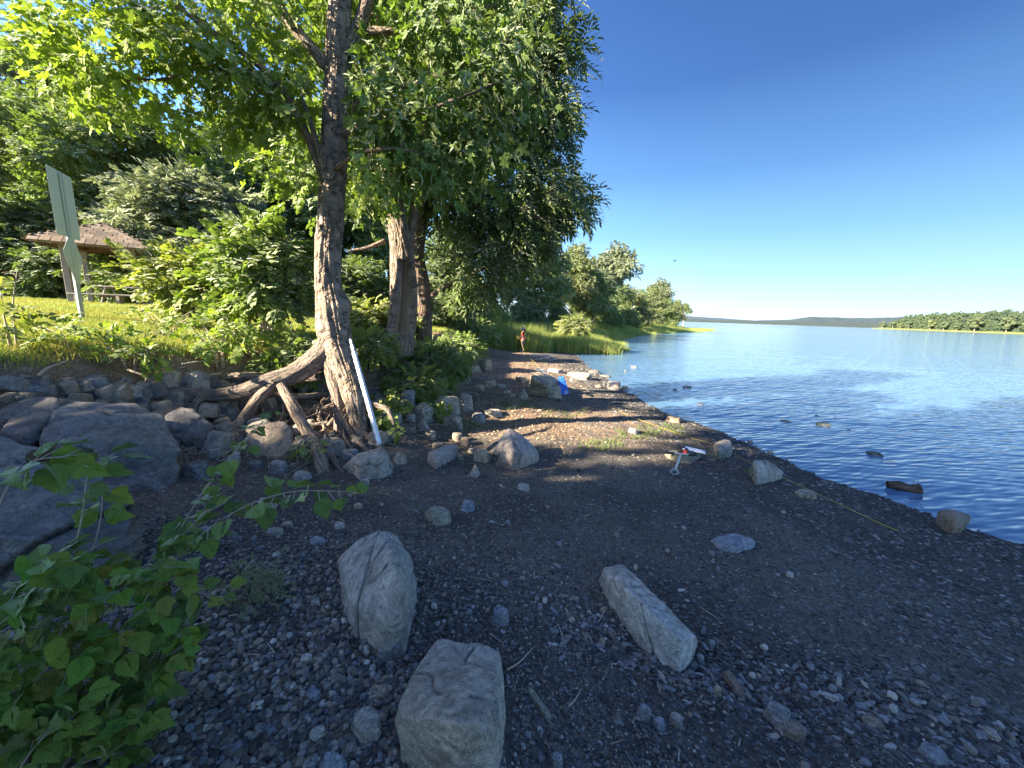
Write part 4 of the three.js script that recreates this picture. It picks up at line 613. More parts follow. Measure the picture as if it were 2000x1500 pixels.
// ---------------------------------------------------------------- boulders and stones that can be told apart
const BIG = [   // name, label, tone, corner points: [px, py, height above the ground] or [px, py, depth, 'd'], options
  ['boulder', 'large greenish-grey ridged boulder standing left of centre on the gravel', 'grey', [[652, 1100, -.03], [655, 1180, -.04], [690, 1265, -.05], [745, 1295, -.05], [800, 1275, -.04], [822, 1190, -.04], [812, 1100, -.03], [700, 1050, -.02], [745, 1030, .36], [775, 1040, .35], [797, 1075, .3], [690, 1055, .22], [772, 1108, .43], [792, 1165, .36], [795, 1215, .2], [760, 1225, .22], [700, 1190, .2], [672, 1110, .2]], { detail: 44, worn: 30, facets: 0, seed: 2, bed: V(.7, .6, .4), lichen: .5 }],
  ['boulder', 'nearest big flat-topped grey boulder, cut by the bottom edge', 'grey', [[765, 1430, -.05], [790, 1520, -.05], [900, 1590, -.05], [985, 1560, -.05], [995, 1400, -.05], [985, 1290, -.05], [840, 1262, -.03], [858, 1243, .2], [945, 1250, .24], [987, 1263, .24], [988, 1330, .3], [962, 1412, .36], [885, 1408, .37], [768, 1402, .24], [800, 1320, .24]], { detail: 44, worn: 30, facets: 5, seed: 8, bed: V(.1, 1, .3), lichen: .4 }],
  ['boulder', 'long tilted pale-grey rock right of centre with seedlings at its foot', 'pale', [[1163, 1135, -.03], [1185, 1190, -.03], [1235, 1262, -.03], [1290, 1295, -.04], [1340, 1308, -.04], [1368, 1255, -.04], [1170, 1110, .12], [1196, 1096, .2], [1218, 1100, .2], [1262, 1152, .2], [1300, 1180, .2], [1345, 1225, .19], [1366, 1243, .17], [1355, 1290, .04], [1335, 1252, .23], [1268, 1195, .27], [1225, 1150, .27]], { detail: 40, worn: 26, facets: 4, seed: 12, bed: V(.3, .7, .8), lichen: .15 }],
  ['boulder', 'huge dark boulder at the left edge behind the leafy shrub', 'dark', [[-260, 820, 2.7, 'd'], [0, 828, 2.75, 'd'], [112, 868, 2.65, 'd'], [200, 890, 2.55, 'd'], [293, 935, 2.38, 'd'], [290, 1000, 2.25, 'd'], [250, 1050, 2.1, 'd'], [100, 1065, 1.95, 'd'], [-200, 1010, 1.8, 'd'], [-300, 1300, 1.75, 'd'], [60, 1230, 1.75, 'd'], [230, 1120, 1.95, 'd'], [270, 1100, 2.3, 'd'], [-300, 1100, 2.8, 'd']], { detail: 44, worn: 34, facets: 18, rough: 2.1, seed: 21, lichen: .7, bed: V(.3, 1, 0) }],
  ['boulder', 'big domed dark-grey boulder with cracked right end below the long root', 'dark', [[92, 782, 3.9, 'd'], [150, 768, 4.1, 'd'], [235, 768, 4.15, 'd'], [318, 806, 3.95, 'd'], [362, 856, 3.6, 'd'], [358, 920, 3.35, 'd'], [330, 968, 3.15, 'd'], [280, 1010, 2.95, 'd'], [150, 860, 3.1, 'd'], [60, 900, 3.1, 'd'], [60, 1040, 3.0, 'd'], [365, 960, 3.6, 'd'], [200, 1040, 3.0, 'd'], [90, 850, 4, 'd']], { detail: 40, worn: 32, facets: 18, rough: 2.1, seed: 22, lichen: .7 }],
  ['boulder', 'dark slanted boulder at the left edge, between two larger ones', 'dark', [[-80, 850, 3.3, 'd'], [0, 818, 3.5, 'd'], [70, 790, 3.7, 'd'], [130, 762, 4.0, 'd'], [128, 790, 3.8, 'd'], [60, 850, 3.3, 'd'], [-100, 930, 3.2, 'd'], [100, 880, 3.6, 'd'], [-120, 800, 4, 'd']], { detail: 24, rough: 1.4, seed: 23, lichen: .4 }],
  ['stone_slab', 'long dark flat slab under the bank edge at far left', 'dark', [[-150, 738, 4.3, 'd'], [60, 738, 4.6, 'd'], [150, 740, 4.7, 'd'], [206, 742, 4.6, 'd'], [208, 758, 4.5, 'd'], [150, 775, 4.4, 'd'], [-100, 790, 4.1, 'd'], [-150, 850, 4.1, 'd'], [120, 800, 4.5, 'd']], { detail: 24, seed: 24, lichen: .2 }],
  ['boulder', 'brownish boulder under the roots with dried plants on top', 'brown', [[478, 850, 4.35, 'd'], [500, 820, 4.5, 'd'], [560, 815, 4.55, 'd'], [576, 840, 4.4, 'd'], [570, 875, 4.2, 'd'], [545, 893, 4.1, 'd'], [492, 885, 4.15, 'd'], [575, 900, 4.4, 'd'], [480, 910, 4.4, 'd']], { detail: 24, seed: 25, lichen: .2 }],
  ['boulder', 'rounded dark stone between the hanging root and the domed boulder', 'dark', [[308, 812, 4.3, 'd'], [345, 788, 4.5, 'd'], [385, 790, 4.5, 'd'], [418, 830, 4.4, 'd'], [410, 860, 4.2, 'd'], [330, 850, 4.2, 'd'], [420, 900, 4.3, 'd'], [320, 900, 4.3, 'd']], { detail: 20, rough: 1.4, seed: 26, lichen: .4 }],
  ['rock', 'grey wedge-shaped rock under the foot of the survey rod', 'grey', [[660, 915, -.03], [692, 938, -.04], [765, 936, -.04], [772, 915, -.03], [690, 885, .12], [748, 869, .3], [757, 880, .28], [770, 912, .06], [700, 900, .22], [745, 885, .3], [665, 908, .05]], { detail: 26, worn: 26, seed: 31, lichen: .2 }],
  ['rock', 'peaked grey-pink rock like a small pyramid in the middle of the beach', 'pink', [[955, 898, -.03], [972, 910, -.04], [1010, 912, -.04], [1058, 905, -.04], [1052, 880, -.03], [972, 852, .33], [984, 834, .42], [996, 830, .44], [1010, 838, .4], [1040, 864, .24], [1058, 893, .06], [961, 876, .2], [1000, 878, .3], [1030, 890, .18]], { detail: 32, worn: 9, facets: 3, seed: 33, lichen: .1, bed: V(1, .3, 0) }],
  ['boulder', 'largest sunlit tan block on the far beach, beside the blue bag', 'buff', [[1030, 768, -.05], [1060, 775, -.05], [1086, 770, -.05], [1092, 752, -.05], [1034, 725, .62], [1052, 721, .68], [1072, 728, .6], [1090, 740, .4], [1031, 755, .25], [1040, 738, .6], [1070, 752, .45]], { detail: 26, worn: 26, seed: 35, lichen: 0 }],
  ['rock', 'angular brown block at the water edge on the right', 'brown', [[1828, 1008, -.03], [1840, 1028, -.04], [1870, 1036, -.04], [1894, 1028, -.04], [1898, 1010, -.03], [1832, 996, .2], [1862, 993, .24], [1896, 1004, .2], [1868, 1010, .24], [1888, 1015, .18]], { detail: 20, worn: 34, seed: 36, lichen: .1 }],
  ['rock', 'hump-backed grey rock with rounded top, touched by the yellow tape', 'grey', [[1458, 925, -.03], [1478, 940, -.04], [1512, 946, -.04], [1530, 938, -.03], [1532, 922, -.03], [1470, 895, .3], [1492, 893, .32], [1515, 908, .22], [1530, 925, .1], [1478, 920, .22]], { detail: 24, worn: 16, seed: 37, lichen: .1, bed: V(.6, .7, .2) }],
  ['rock', 'notched square-topped rock between the tools and the hump-backed rock', 'grey', [[1392, 885, -.03], [1402, 896, -.04], [1428, 896, -.04], [1432, 882, -.03], [1395, 862, .2], [1412, 857, .26], [1428, 858, .26], [1430, 872, .2], [1402, 874, .2]], { detail: 20, worn: 30, seed: 38, lichen: .1 }],
  ['rock', 'low flat rock that carries the black pouch and the auger handle', 'olive', [[1296, 890, -.02], [1310, 900, -.03], [1350, 906, -.03], [1370, 897, -.03], [1368, 884, -.02], [1300, 880, .1], [1330, 878, .12], [1366, 885, .12], [1352, 893, .12], [1315, 888, .12]], { detail: 20, worn: 24, seed: 39, lichen: .1 }],
  ['rock', 'pale flat slab lying half sunk in gravel right of the tilted rock', 'blue', [[1380, 1058, -.02], [1400, 1076, -.03], [1440, 1086, -.03], [1478, 1076, -.03], [1480, 1058, -.03], [1400, 1045, .05], [1430, 1038, .08], [1470, 1050, .08], [1440, 1064, .1], [1405, 1062, .06]], { detail: 22, worn: 14, seed: 40, lichen: .15, rough: .6 }],
  ['rock', 'pinkish layered block lying across smaller stones left of the peaked rock', 'pink', [[832, 905, -.01], [850, 912, -.02], [892, 893, -.01], [832, 882, .15], [855, 876, .2], [886, 863, .2], [895, 868, .16], [893, 885, .08], [850, 892, .17]], { detail: 22, worn: 18, seed: 41, bed: V(.1, 1, .5), lichen: 0 }],
];
for (const [name, label, tone, pts, opt] of BIG) {
  const P = pts.map(([a, b, h, d]) => d ? at(a, b, h) : over(a, b, h)), q = P.slice(); for (const p of P) { const g = ground(p.x, p.z); if (p.y < g + .3 || pts.some((e) => e[3])) q.push(V(p.x, Math.min(p.y, g) - .12, p.z)); }
  const o = V(); P.forEach((p) => o.addScaledVector(p, 1 / P.length)); o.y = ground(o.x, o.z);
  tag(mesh(name, rockGeo(q, { tone, origin: o, ...opt }), M.rock), label, name === 'stone_slab' ? 'slab' : name, null).position.copy(o);
}
const ROWS = [   // base pixel, width and height in pixels, shape (0 block, 1 peaked, 2 rounded), tone, label, share of height, turn
  [925, 932, 44, 36, 1, 'grey', 'pale folded stone in front of the peaked rock, on its left'], [940, 902, 38, 30, 0, 'buff', 'buff angular stone leaning on the left foot of the peaked rock'], [780, 907, 44, 32, 1, 'tan', 'tan stone just right of the rod foot wedge'], [898, 898, 18, 14, 2, 'olive', 'small stone under the right end of the pinkish block'], [925, 885, 26, 12, 0, 'tan', 'small brown stone right of the pinkish layered block'], [893, 862, 28, 22, 2, 'buff', 'rounded buff stone on the path before the peaked rock'], [910, 870, 26, 18, 0, 'brown', 'small dark stone behind the pinkish layered block'],
  [876, 806, 50, 42, 0, 'grey', 'squared grey stone, left one of the touching pair on the bank'], [907, 802, 42, 46, 0, 'grey', 'tall grey stone, right one of the touching pair on the bank'], [884, 838, 54, 32, 2, 'grey', 'long grey stone lying below the touching pair'], [934, 826, 34, 24, 0, 'slate', 'small slate-grey stone right of the long grey stone'], [960, 812, 44, 14, 0, 'grey', 'flat stone tipped up at the edge of the sunlit path'],
  [828, 822, 50, 42, 0, 'grey', 'big split grey stone left of the touching pair'], [830, 840, 42, 32, 1, 'grey', 'cracked pointed stone just below the split grey stone'], [797, 797, 34, 46, 0, 'slate', 'upright slab leaning left beneath the vine leaves'], [772, 832, 32, 32, 0, 'grey', 'squarish stone right of the survey rod'], [802, 822, 28, 18, 0, 'grey', 'small block between the squarish and the split stone'], [838, 858, 34, 22, 0, 'olive', 'olive stone lying in shade below the cracked pointed stone'], [800, 845, 28, 16, 0, 'brown', 'brown stone half buried below the squarish stone'], [760, 856, 26, 22, 0, 'grey', 'small grey stone beside the rod, under the squarish one'],
  [662, 882, 32, 28, 0, 'olive', 'mossy stone among the rootlets, left'], [697, 872, 30, 24, 2, 'tan', 'sunlit lichen-spotted stone among the rootlets, right'], [684, 898, 36, 26, 0, 'slate', 'dark stone behind the wedge rock under the roots'], [640, 905, 26, 20, 0, 'dark', 'dark stone beside the broken slanting root'], [455, 905, 40, 30, 0, 'grey', 'grey stone left of the brownish boulder, behind shrub leaves'], [500, 915, 34, 18, 0, 'dark', 'dark flat stone in front of the brownish boulder'], [425, 895, 30, 26, 0, 'grey', 'stone at the foot of the hanging root'],
  [1080, 778, 44, 32, 2, 'buff', 'rounded sunlit rock at the right front of the largest tan block'], [1022, 780, 42, 30, 1, 'buff', 'pointed sunlit rock at the left front of the largest tan block'], [1016, 748, 26, 16, 0, 'buff', 'small sunlit stone left of the largest tan block'], [1000, 775, 16, 8, 0, 'buff', 'flat pale stone left of the pointed sunlit rock'], [958, 757, 28, 18, 0, 'buff', 'sunlit stone near the undercut bank, right one of two'], [937, 762, 24, 13, 0, 'buff', 'sunlit stone near the undercut bank, left one of two'], [888, 755, 22, 22, 0, 'grey', 'shaded stone in the mouth of the undercut bank'], [980, 757, 20, 9, 0, 'pale', 'pale stone left of the small sunlit one'], [990, 768, 18, 7, 0, 'pale', 'thin white stone on the litter of the upper beach'],
  [947, 722, 32, 28, 0, 'buff', 'upright sunlit rock on the path behind the undercut bank'], [917, 725, 50, 18, 0, 'buff', 'flat sunlit rock left of the upright one on the path'], [912, 702, 22, 12, 0, 'pale', 'pale stone further up the path near the bushes'], [910, 684, 18, 7, 0, 'pale', 'small pale stone at the far end of the path by the bushes'], [1066, 702, 32, 14, 2, 'pink', 'log-shaped stone at the edge of the reeds right of the person'], [1046, 698, 24, 9, 0, 'grey', 'flat stone between the person and the log-shaped stone'], [1082, 703, 12, 8, 0, 'buff', 'small stone at the right end of the log-shaped stone'], [1052, 703, 16, 6, 0, 'tan', 'small tan stone in front of the flat stone by the person'],
  [1085, 728, 34, 11, 0, 'grey', 'flat grey stone behind the largest tan block'], [1138, 742, 46, 20, 0, 'grey', 'big grey stone on the shore right of the blue bag'], [1118, 735, 26, 12, 0, 'buff', 'buff stone left of the big grey shore stone'], [1120, 745, 18, 10, 0, 'grey', 'tilted stone beneath the buff shore stone'], [1160, 729, 24, 9, 0, 'dark', 'wet dark stone at the water edge right of the grey shore stone'], [1182, 737, 28, 8, 0, 'dark', 'flat wet stone reaching into the water'], [1198, 761, 34, 22, 2, 'pink', 'rounded pinkish rock at the waterline'], [1221, 760, 14, 9, 0, 'tan', 'small orange-tan stone right of the rounded pinkish rock'], [1170, 757, 16, 6, 0, 'buff', 'small buff stone left of the rounded pinkish rock'],
  [1315, 826, 38, 18, 2, 'brown', 'brown mound-like rock near the waterline past the sunlit band'], [1236, 848, 26, 14, 2, 'pale', 'pale lone stone in the shaded middle of the beach'], [1572, 972, 44, 18, 0, 'tan', 'tan flat rock below the yellow tape'], [1465, 866, 14, 10, 0, 'brown', 'brown stone at the waterline above the notched rock'], [1505, 886, 14, 8, 0, 'olive', 'olive stone at the waterline right of the notched rock'], [1540, 890, 24, 10, 0, 'grey', 'flat stone at the waterline past the hump-backed rock'],
  [914, 1000, 36, 28, 2, 'blue', 'smooth blue-grey stone lying alone in mid beach'], [856, 1022, 74, 28, 0, 'olive', 'low olive stone half buried behind the ridged boulder'], [978, 1220, 40, 42, 0, 'blue', 'blue-grey flat stone between the ridged boulder and the tilted rock'], [1022, 958, 30, 16, 0, 'pale', 'pale pointed sliver of stone in front of the peaked rock'], [712, 948, 22, 16, 0, 'pale', 'small pale stone in front of the wedge rock'], [664, 1033, 32, 14, 2, 'pale', 'pale oval stone behind the ridged boulder'], [536, 1048, 46, 17, 2, 'olive', 'smooth oval stone between shrub and ridged boulder'], [455, 1055, 32, 26, 1, 'slate', 'pointed slate stone right of the shrub'], [522, 996, 42, 26, 0, 'grey', 'grey stone right of the arching shrub tip'], [620, 1064, 38, 14, 0, 'blue', 'flat blue stone left of the ridged boulder top'], [562, 1030, 26, 12, 0, 'tan', 'small tan stone above the smooth oval stone'], [700, 993, 24, 12, 2, 'buff', 'small buff stone left of the low olive stone'],
  [762, 1290, 68, 40, 0, 'slate', 'dark slate chunk at the foot of the ridged boulder'], [718, 1450, 88, 62, 0, 'grey', 'whitish chunk left of the nearest flat-topped boulder'], [650, 1530, 110, 84, 1, 'blue', 'blue-grey pointed rock cut by the bottom edge'], [622, 1450, 46, 34, 2, 'pale', 'pale rounded stone left of the whitish chunk'], [740, 1368, 60, 22, 0, 'tan', 'flat tan slab left behind the nearest boulder'], [1318, 1420, 40, 30, 2, 'grey', 'rounded grey stone on the berm below the tilted rock'], [1205, 1418, 44, 42, 1, 'slate', 'leaning slate shard on the berm, leftmost of its row'], [1256, 1408, 40, 40, 0, 'slate', 'slate shard in the berm right of the leaning one'], [1285, 1425, 32, 30, 0, 'blue', 'blue-grey shard left of the rounded grey stone'], [1515, 1415, 60, 44, 0, 'slate', 'flat slate rock in the berm at the right'], [1545, 1445, 60, 34, 0, 'brown', 'brown shard below the flat slate rock'], [1400, 1360, 24, 26, 2, 'tan', 'small yellowish stone beside the long brown shard'], [1085, 1500, 38, 34, 0, 'slate', 'slate stone cut by the bottom edge right of the nearest boulder'], [615, 1370, 34, 24, 0, 'blue', 'dark blue smooth stone in the coarse gravel at left'], [600, 1298, 30, 22, 0, 'pale', 'pale square stone in the coarse gravel at left'], [1700, 1420, 50, 22, 0, 'brown', 'brownish shard in the berm at far right'], [1820, 1485, 70, 30, 0, 'slate', 'slate stone near the lower right corner'], [1930, 1440, 40, 20, 0, 'grey', 'grey stone at the right edge of the berm'],
  [440, 800, 60, 34, 0, 'dark', 'dark angular block beneath the end of the long root'], [250, 772, 70, 30, 0, 'grey', 'flat grey block on the bank above the domed boulder'], [330, 782, 60, 22, 0, 'tan', 'tan flat stone right of the flat grey block above the domed boulder'], [395, 752, 50, 20, 0, 'grey', 'pale flat stone lying behind the long root, left'], [475, 752, 56, 20, 0, 'buff', 'pale flat stone lying behind the long root, right'], [520, 800, 50, 34, 0, 'tan', 'tan angular stone in the hollow under the roots'], [590, 812, 56, 26, 0, 'brown', 'brown flat stone in the hollow beneath the trunk'], [440, 860, 62, 44, 0, 'dark', 'dark boulder between the hanging root and the brownish boulder'], [545, 925, 50, 30, 0, 'slate', 'slate block in front of the brownish boulder, right'], [590, 940, 40, 24, 0, 'grey', 'grey stone left of the broken slanting root foot'], [385, 935, 60, 40, 0, 'dark', 'dark block at the right foot of the domed boulder'], [415, 990, 44, 28, 0, 'grey', 'grey stone in the shade beneath the arching shrub tip'], [60, 765, 90, 26, 0, 'slate', 'slate slab at far left under the lawn edge'], [160, 752, 70, 18, 0, 'brown', 'thin brown slab at the bank edge before the sign'], [730, 835, 34, 30, 0, 'dark', 'dark stone directly behind the survey rod foot'], [860, 800, 34, 26, 0, 'grey', 'grey stone tucked between the split stone and the touching pair'], [815, 775, 40, 26, 0, 'grey', 'grey stone showing under the vine leaves'], [855, 880, 30, 18, 0, 'tan', 'tan stone behind the pinkish layered block'],
  [1608, 832, 36, 11, 0, 'olive', 'largest wet stone out in the water'], [1534, 824, 24, 6, 0, 'brown', 'thin wet stone in the water left of the largest one'], [1708, 890, 34, 13, 0, 'dark', 'dark wet stone in the water nearest the driftwood log'], [1658, 840, 12, 4, 0, 'brown', 'tiny stone tip in the water right of the largest wet stone'], [1342, 757, 22, 6, 0, 'brown', 'reddish flat stone in the water opposite the rounded pinkish rock'], [1318, 762, 10, 6, 0, 'brown', 'small stone in the water left of the reddish flat one'], [1368, 790, 20, 4, 0, 'dark', 'barely showing stone in the water below the reddish one'], [1218, 738, 18, 7, 2, 'dark', 'dark rounded stone in shallow water, left one of a close pair'], [1231, 738, 12, 6, 2, 'dark', 'dark rounded stone in shallow water, right one of a close pair'], [1238, 717, 16, 5, 0, 'brown', 'brown flat stone furthest out in the shallows near the reeds'], [1222, 725, 8, 5, 0, 'dark', 'tiny dark stone in the shallows below the brown flat one'], [1595, 812, 10, 4, 0, 'brown', 'tiny stone showing in the water behind the largest wet one'],
];
ROWS.forEach(([px, py, w, h, kind, tone, label], i) => {
  let p = over(px, py, 0); const wet = /in the water|shallows|into the water|out in the water/.test(label); if (wet) { const d = rayOf(px, py); p = d.multiplyScalar((0 - EYE) / d.y).add(camera.position); }
  const d = -p.z, W = w * d / 750, H = h * d / 750 * (wet ? .62 : h / w > .5 ? .85 : .7), back = V(p.x, 0, p.z).normalize().multiplyScalar(W * .28), a = (i * 2.7) % 1.2 - .6;
  const pts = block(i + 3, W * 1.02, H, W * .8, wet ? 2 : kind).map((q) => q.applyAxisAngle(UPV, a)); if (wet) pts.forEach((q) => { if (q.y < 0) q.y -= .12; });
  const m = mesh(W > .3 ? 'rock' : 'stone', rockGeo(pts, { detail: w > 36 || W > .4 ? 20 : 12, worn: kind === 2 ? 9 : 22, tone, seed: i + 50, rough: kind === 2 ? .6 : .9, bed: V(Math.sin(i), 1, Math.cos(i * 2)), lichen: tone === 'olive' ? .4 : .1 }), M.rock);
  m.position.set(p.x + back.x, wet ? -.02 : Math.min(p.y, ground(p.x + back.x, p.z + back.z)) - H * .06, p.z + back.z); tag(m, label, W > .3 ? 'rock' : 'stone', wet ? 'stones in the river' : null);
});
// long shards lying flat
[[[1412, 1312], [1452, 1370], 20, 'brown', 'long brown shard pointing down the beach, right of the tilted rock'], [[1025, 1338], [1076, 1415], 15, 'olive', 'long thin olive shard right of the nearest boulder'], [[1498, 1385], [1535, 1440], 24, 'pink', 'long pinkish shard in the berm'], [[1590, 1355], [1640, 1372], 12, 'pale', 'pale narrow shard right end of the berm']].forEach(([a, b, w, tone, label], i) => {
  const A = over(...a), B = over(...b), c = A.clone().lerp(B, .5), L = A.distanceTo(B), W = w * -c.z / 750; c.y = ground(c.x, c.z);
  const m = mesh('stone_shard', rockGeo(block(i + 700, L * 1.1, W * .9, W * 1.2, 0), { detail: 16, tone, seed: i + 700, lichen: .1, rough: .7 }), M.rock); m.position.copy(c); m.rotation.y = -Math.atan2(B.z - A.z, B.x - A.x); tag(m, label, 'stone');
});
// stones of the eroded bank, flat and rounded, heaped under the roots
{
  const r = rngOf(61), geo = [0, 1, 2, 3].map((i) => rockGeo(block(i + 300, 1, [.4, .6, .5, .35][i], .75, 0), { detail: 8, tone: ['tan', 'grey', 'dark', 'slate'][i], seed: i + 300, lichen: .15, worn: 22 }));
  const heap = thing('stone_heap', gV(-3, -5.2), 'heap of loose flat stones washed out of the bank beneath the roots', 'stone heap');
  for (let i = 0; i < 290; i++) {
    const px = 20 + r() * 760, p = over(px, lerp(745, 880, Math.pow(r(), 1.1)) + (px > 620 ? 20 : 0), 0); if (p.x > pick(TOE, p.z) + .35) continue;
    const m = mesh('stone', geo[i % 4], M.rock, heap); m.position.set(p.x, ground(p.x, p.z) + .01, p.z).sub(heap.position); m.scale.setScalar(.1 + .42 * r() * r() * r() + .05); m.rotation.set((r() - .5) * .7, r() * 6.3, (r() - .5) * .7);
  }
}
// ---------------------------------------------------------------- driftwood
{
  const a = over(1733, 946, .05), b = at(1797, 955, -over(1797, 962, 0).z), o = thing('driftwood_log', a.clone().lerp(b, .5), 'short broken driftwood log lying at the waterline on the right', 'log');
  b.y = .045; a.y = Math.max(.05, ground(a.x, a.z) + .05);
  const P = [a, a.clone().lerp(b, .35), a.clone().lerp(b, .7), b].map((p, i) => p.clone().sub(o.position).add(V(0, [0, .01, -.015, 0][i], 0)));
  mesh('trunk', tubeGeo(P, [.055, .075, .065, .085], { radial: 26, steps: 60, relief: barkRelief(4, .014, .8) }), std({ color: rgb(.17, .125, .09), map: TX.bark, bumpMap: TX.barkBump, bumpScale: .01 }), o);
  for (const [t, h] of [[.72, .1], [.86, .12], [.8, .07]]) { const p = P[0].clone().lerp(P[3], t); mesh('twig', tubeGeo([p, p.clone().add(V(.02, h * .6, 0)), p.clone().add(V(.0, h + .05, .02))], [.006, .004, .002], { radial: 5, steps: 5 }), M.twig, o); }
}
[[[990, 1308], [1042, 1264], 'pale bent twig touching the nearest boulder on its right'], [[1110, 1380], [1135, 1345], 'pale curved stick lying alone right of the nearest boulder'], [[430, 730], [330, 745], 'dead grey stick lying along the bank edge'], [[75, 735], [130, 705], 'dead stick leaning over the bank edge at far left'], [[250, 722], [335, 748], 'grey fallen branch slanting over the bank stones'], [[355, 712], [430, 704], 'straight dead branch lying on the bank below the bright bush'], [[690, 812], [640, 790], 'short stick caught among the roots']].forEach(([a, b, label], i) => {
  const A = over(...a, .012 + (i > 1 ? .04 : 0)), B = over(...b, .02 + (i > 1 ? .09 : 0)), k = i > 1 ? .016 : .0045, o = thing('stick', A.clone().lerp(B, .5), label, 'stick'), P = [A, A.clone().lerp(B, .4).add(V(0, k, A.distanceTo(B) * .1)), B].map((p) => p.sub(o.position)); mesh('wood', tubeGeo(P, [k, k * .9, k * .5], { radial: 7, steps: 14, relief: (a2, s) => k * .2 * noise(a2, s * 30, 1) }), M.paleTwig, o);
});
// ---------------------------------------------------------------- things people made
const ALU = std({ color: rgb(.62, .64, .63), roughness: .42, metalness: .75 }), BLACK = std({ color: rgb(.018, .018, .02), roughness: .6 }), WHITE = std({ color: rgb(.78, .79, .8), roughness: .5 });
const box = (w, h, d, r = .004) => new RoundedBoxGeometry(w, h, d, 2, r);
{ // road-sign pair seen from behind on a channel post
  const foot0 = at(172, 655, 7.1); foot0.y = ground(foot0.x, foot0.z);
  const o = thing('metal_sign', foot0, 'grey metal sign with a lozenge plate below, seen from behind on its channel post', 'sign');
  const u = V(-.47, 0, -.88); o.rotation.y = Math.atan2(-u.z, u.x);   // plate runs along its own x
  const top = at(105, 335, 7.1).y - foot0.y, bot = at(125, 463, 7.05).y - foot0.y, H = top - bot, W = .78, face = std({ color: rgb(.5, .56, .52), roughness: .5, metalness: .1 });
  const round = (w, h, r) => { const s = new THREE.Shape(); s.moveTo(-w / 2 + r, -h / 2); s.lineTo(w / 2 - r, -h / 2); s.quadraticCurveTo(w / 2, -h / 2, w / 2, -h / 2 + r); s.lineTo(w / 2, h / 2 - r); s.quadraticCurveTo(w / 2, h / 2, w / 2 - r, h / 2); s.lineTo(-w / 2 + r, h / 2); s.quadraticCurveTo(-w / 2, h / 2, -w / 2, h / 2 - r); s.lineTo(-w / 2, -h / 2 + r); s.quadraticCurveTo(-w / 2, -h / 2, -w / 2 + r, -h / 2); return s; };
  const ext = { depth: .004, bevelEnabled: true, bevelSize: .002, bevelThickness: .001, bevelSegments: 1 };
  const p1 = mesh('plate', new THREE.ExtrudeGeometry(round(W, H, .05), ext), face, o); p1.position.set(0, bot + H / 2, -.04);
  const L = bot + .02, l1 = at(145, 552, 7).y - foot0.y, s = new THREE.Shape(); [[-.05, L], [.1, L - .02], [.3, lerp(L, l1, .42)], [.285, lerp(L, l1, .52)], [.06, l1], [-.04, l1], [-.295, lerp(L, l1, .42)], [-.3, lerp(L, l1, .33)]].forEach(([x, y], i) => i ? s.lineTo(x, y) : s.moveTo(x, y)); s.closePath();
  const p2 = mesh('lozenge_plate', new THREE.ExtrudeGeometry(s, ext), face, o); p2.position.z = -.03;
  const ch = new THREE.Shape(); [[-.07, .0], [-.035, .0], [-.022, .045], [.022, .045], [.035, 0], [.07, 0], [.07, .006], [.04, .006], [.026, .051], [-.026, .051], [-.04, .006], [-.07, .006]].forEach(([x, y], i) => i ? ch.lineTo(x, y) : ch.moveTo(x, y)); ch.closePath();
  const post = new THREE.ExtrudeGeometry(ch, { depth: top - .03 + .4, bevelEnabled: false }); post.rotateX(-Math.PI / 2); post.translate(0, -.4, -.022); mesh('post', post, std({ color: rgb(.43, .47, .47), roughness: .5, metalness: .2 }), o);
  for (const [x, y] of [[-.33, top - .08], [.33, top - .08], [-.33, bot + .08], [.33, bot + .08], [0, bot - .1], [0, l1 + .04]]) { const b = mesh('bolt', new THREE.CylinderGeometry(.012, .012, .012, 8).rotateX(Math.PI / 2), std({ color: rgb(.75, .7, .5), roughness: .4, metalness: .6 }), o); b.position.set(x, y, Math.abs(x) > .1 ? -.032 : .034); }
}
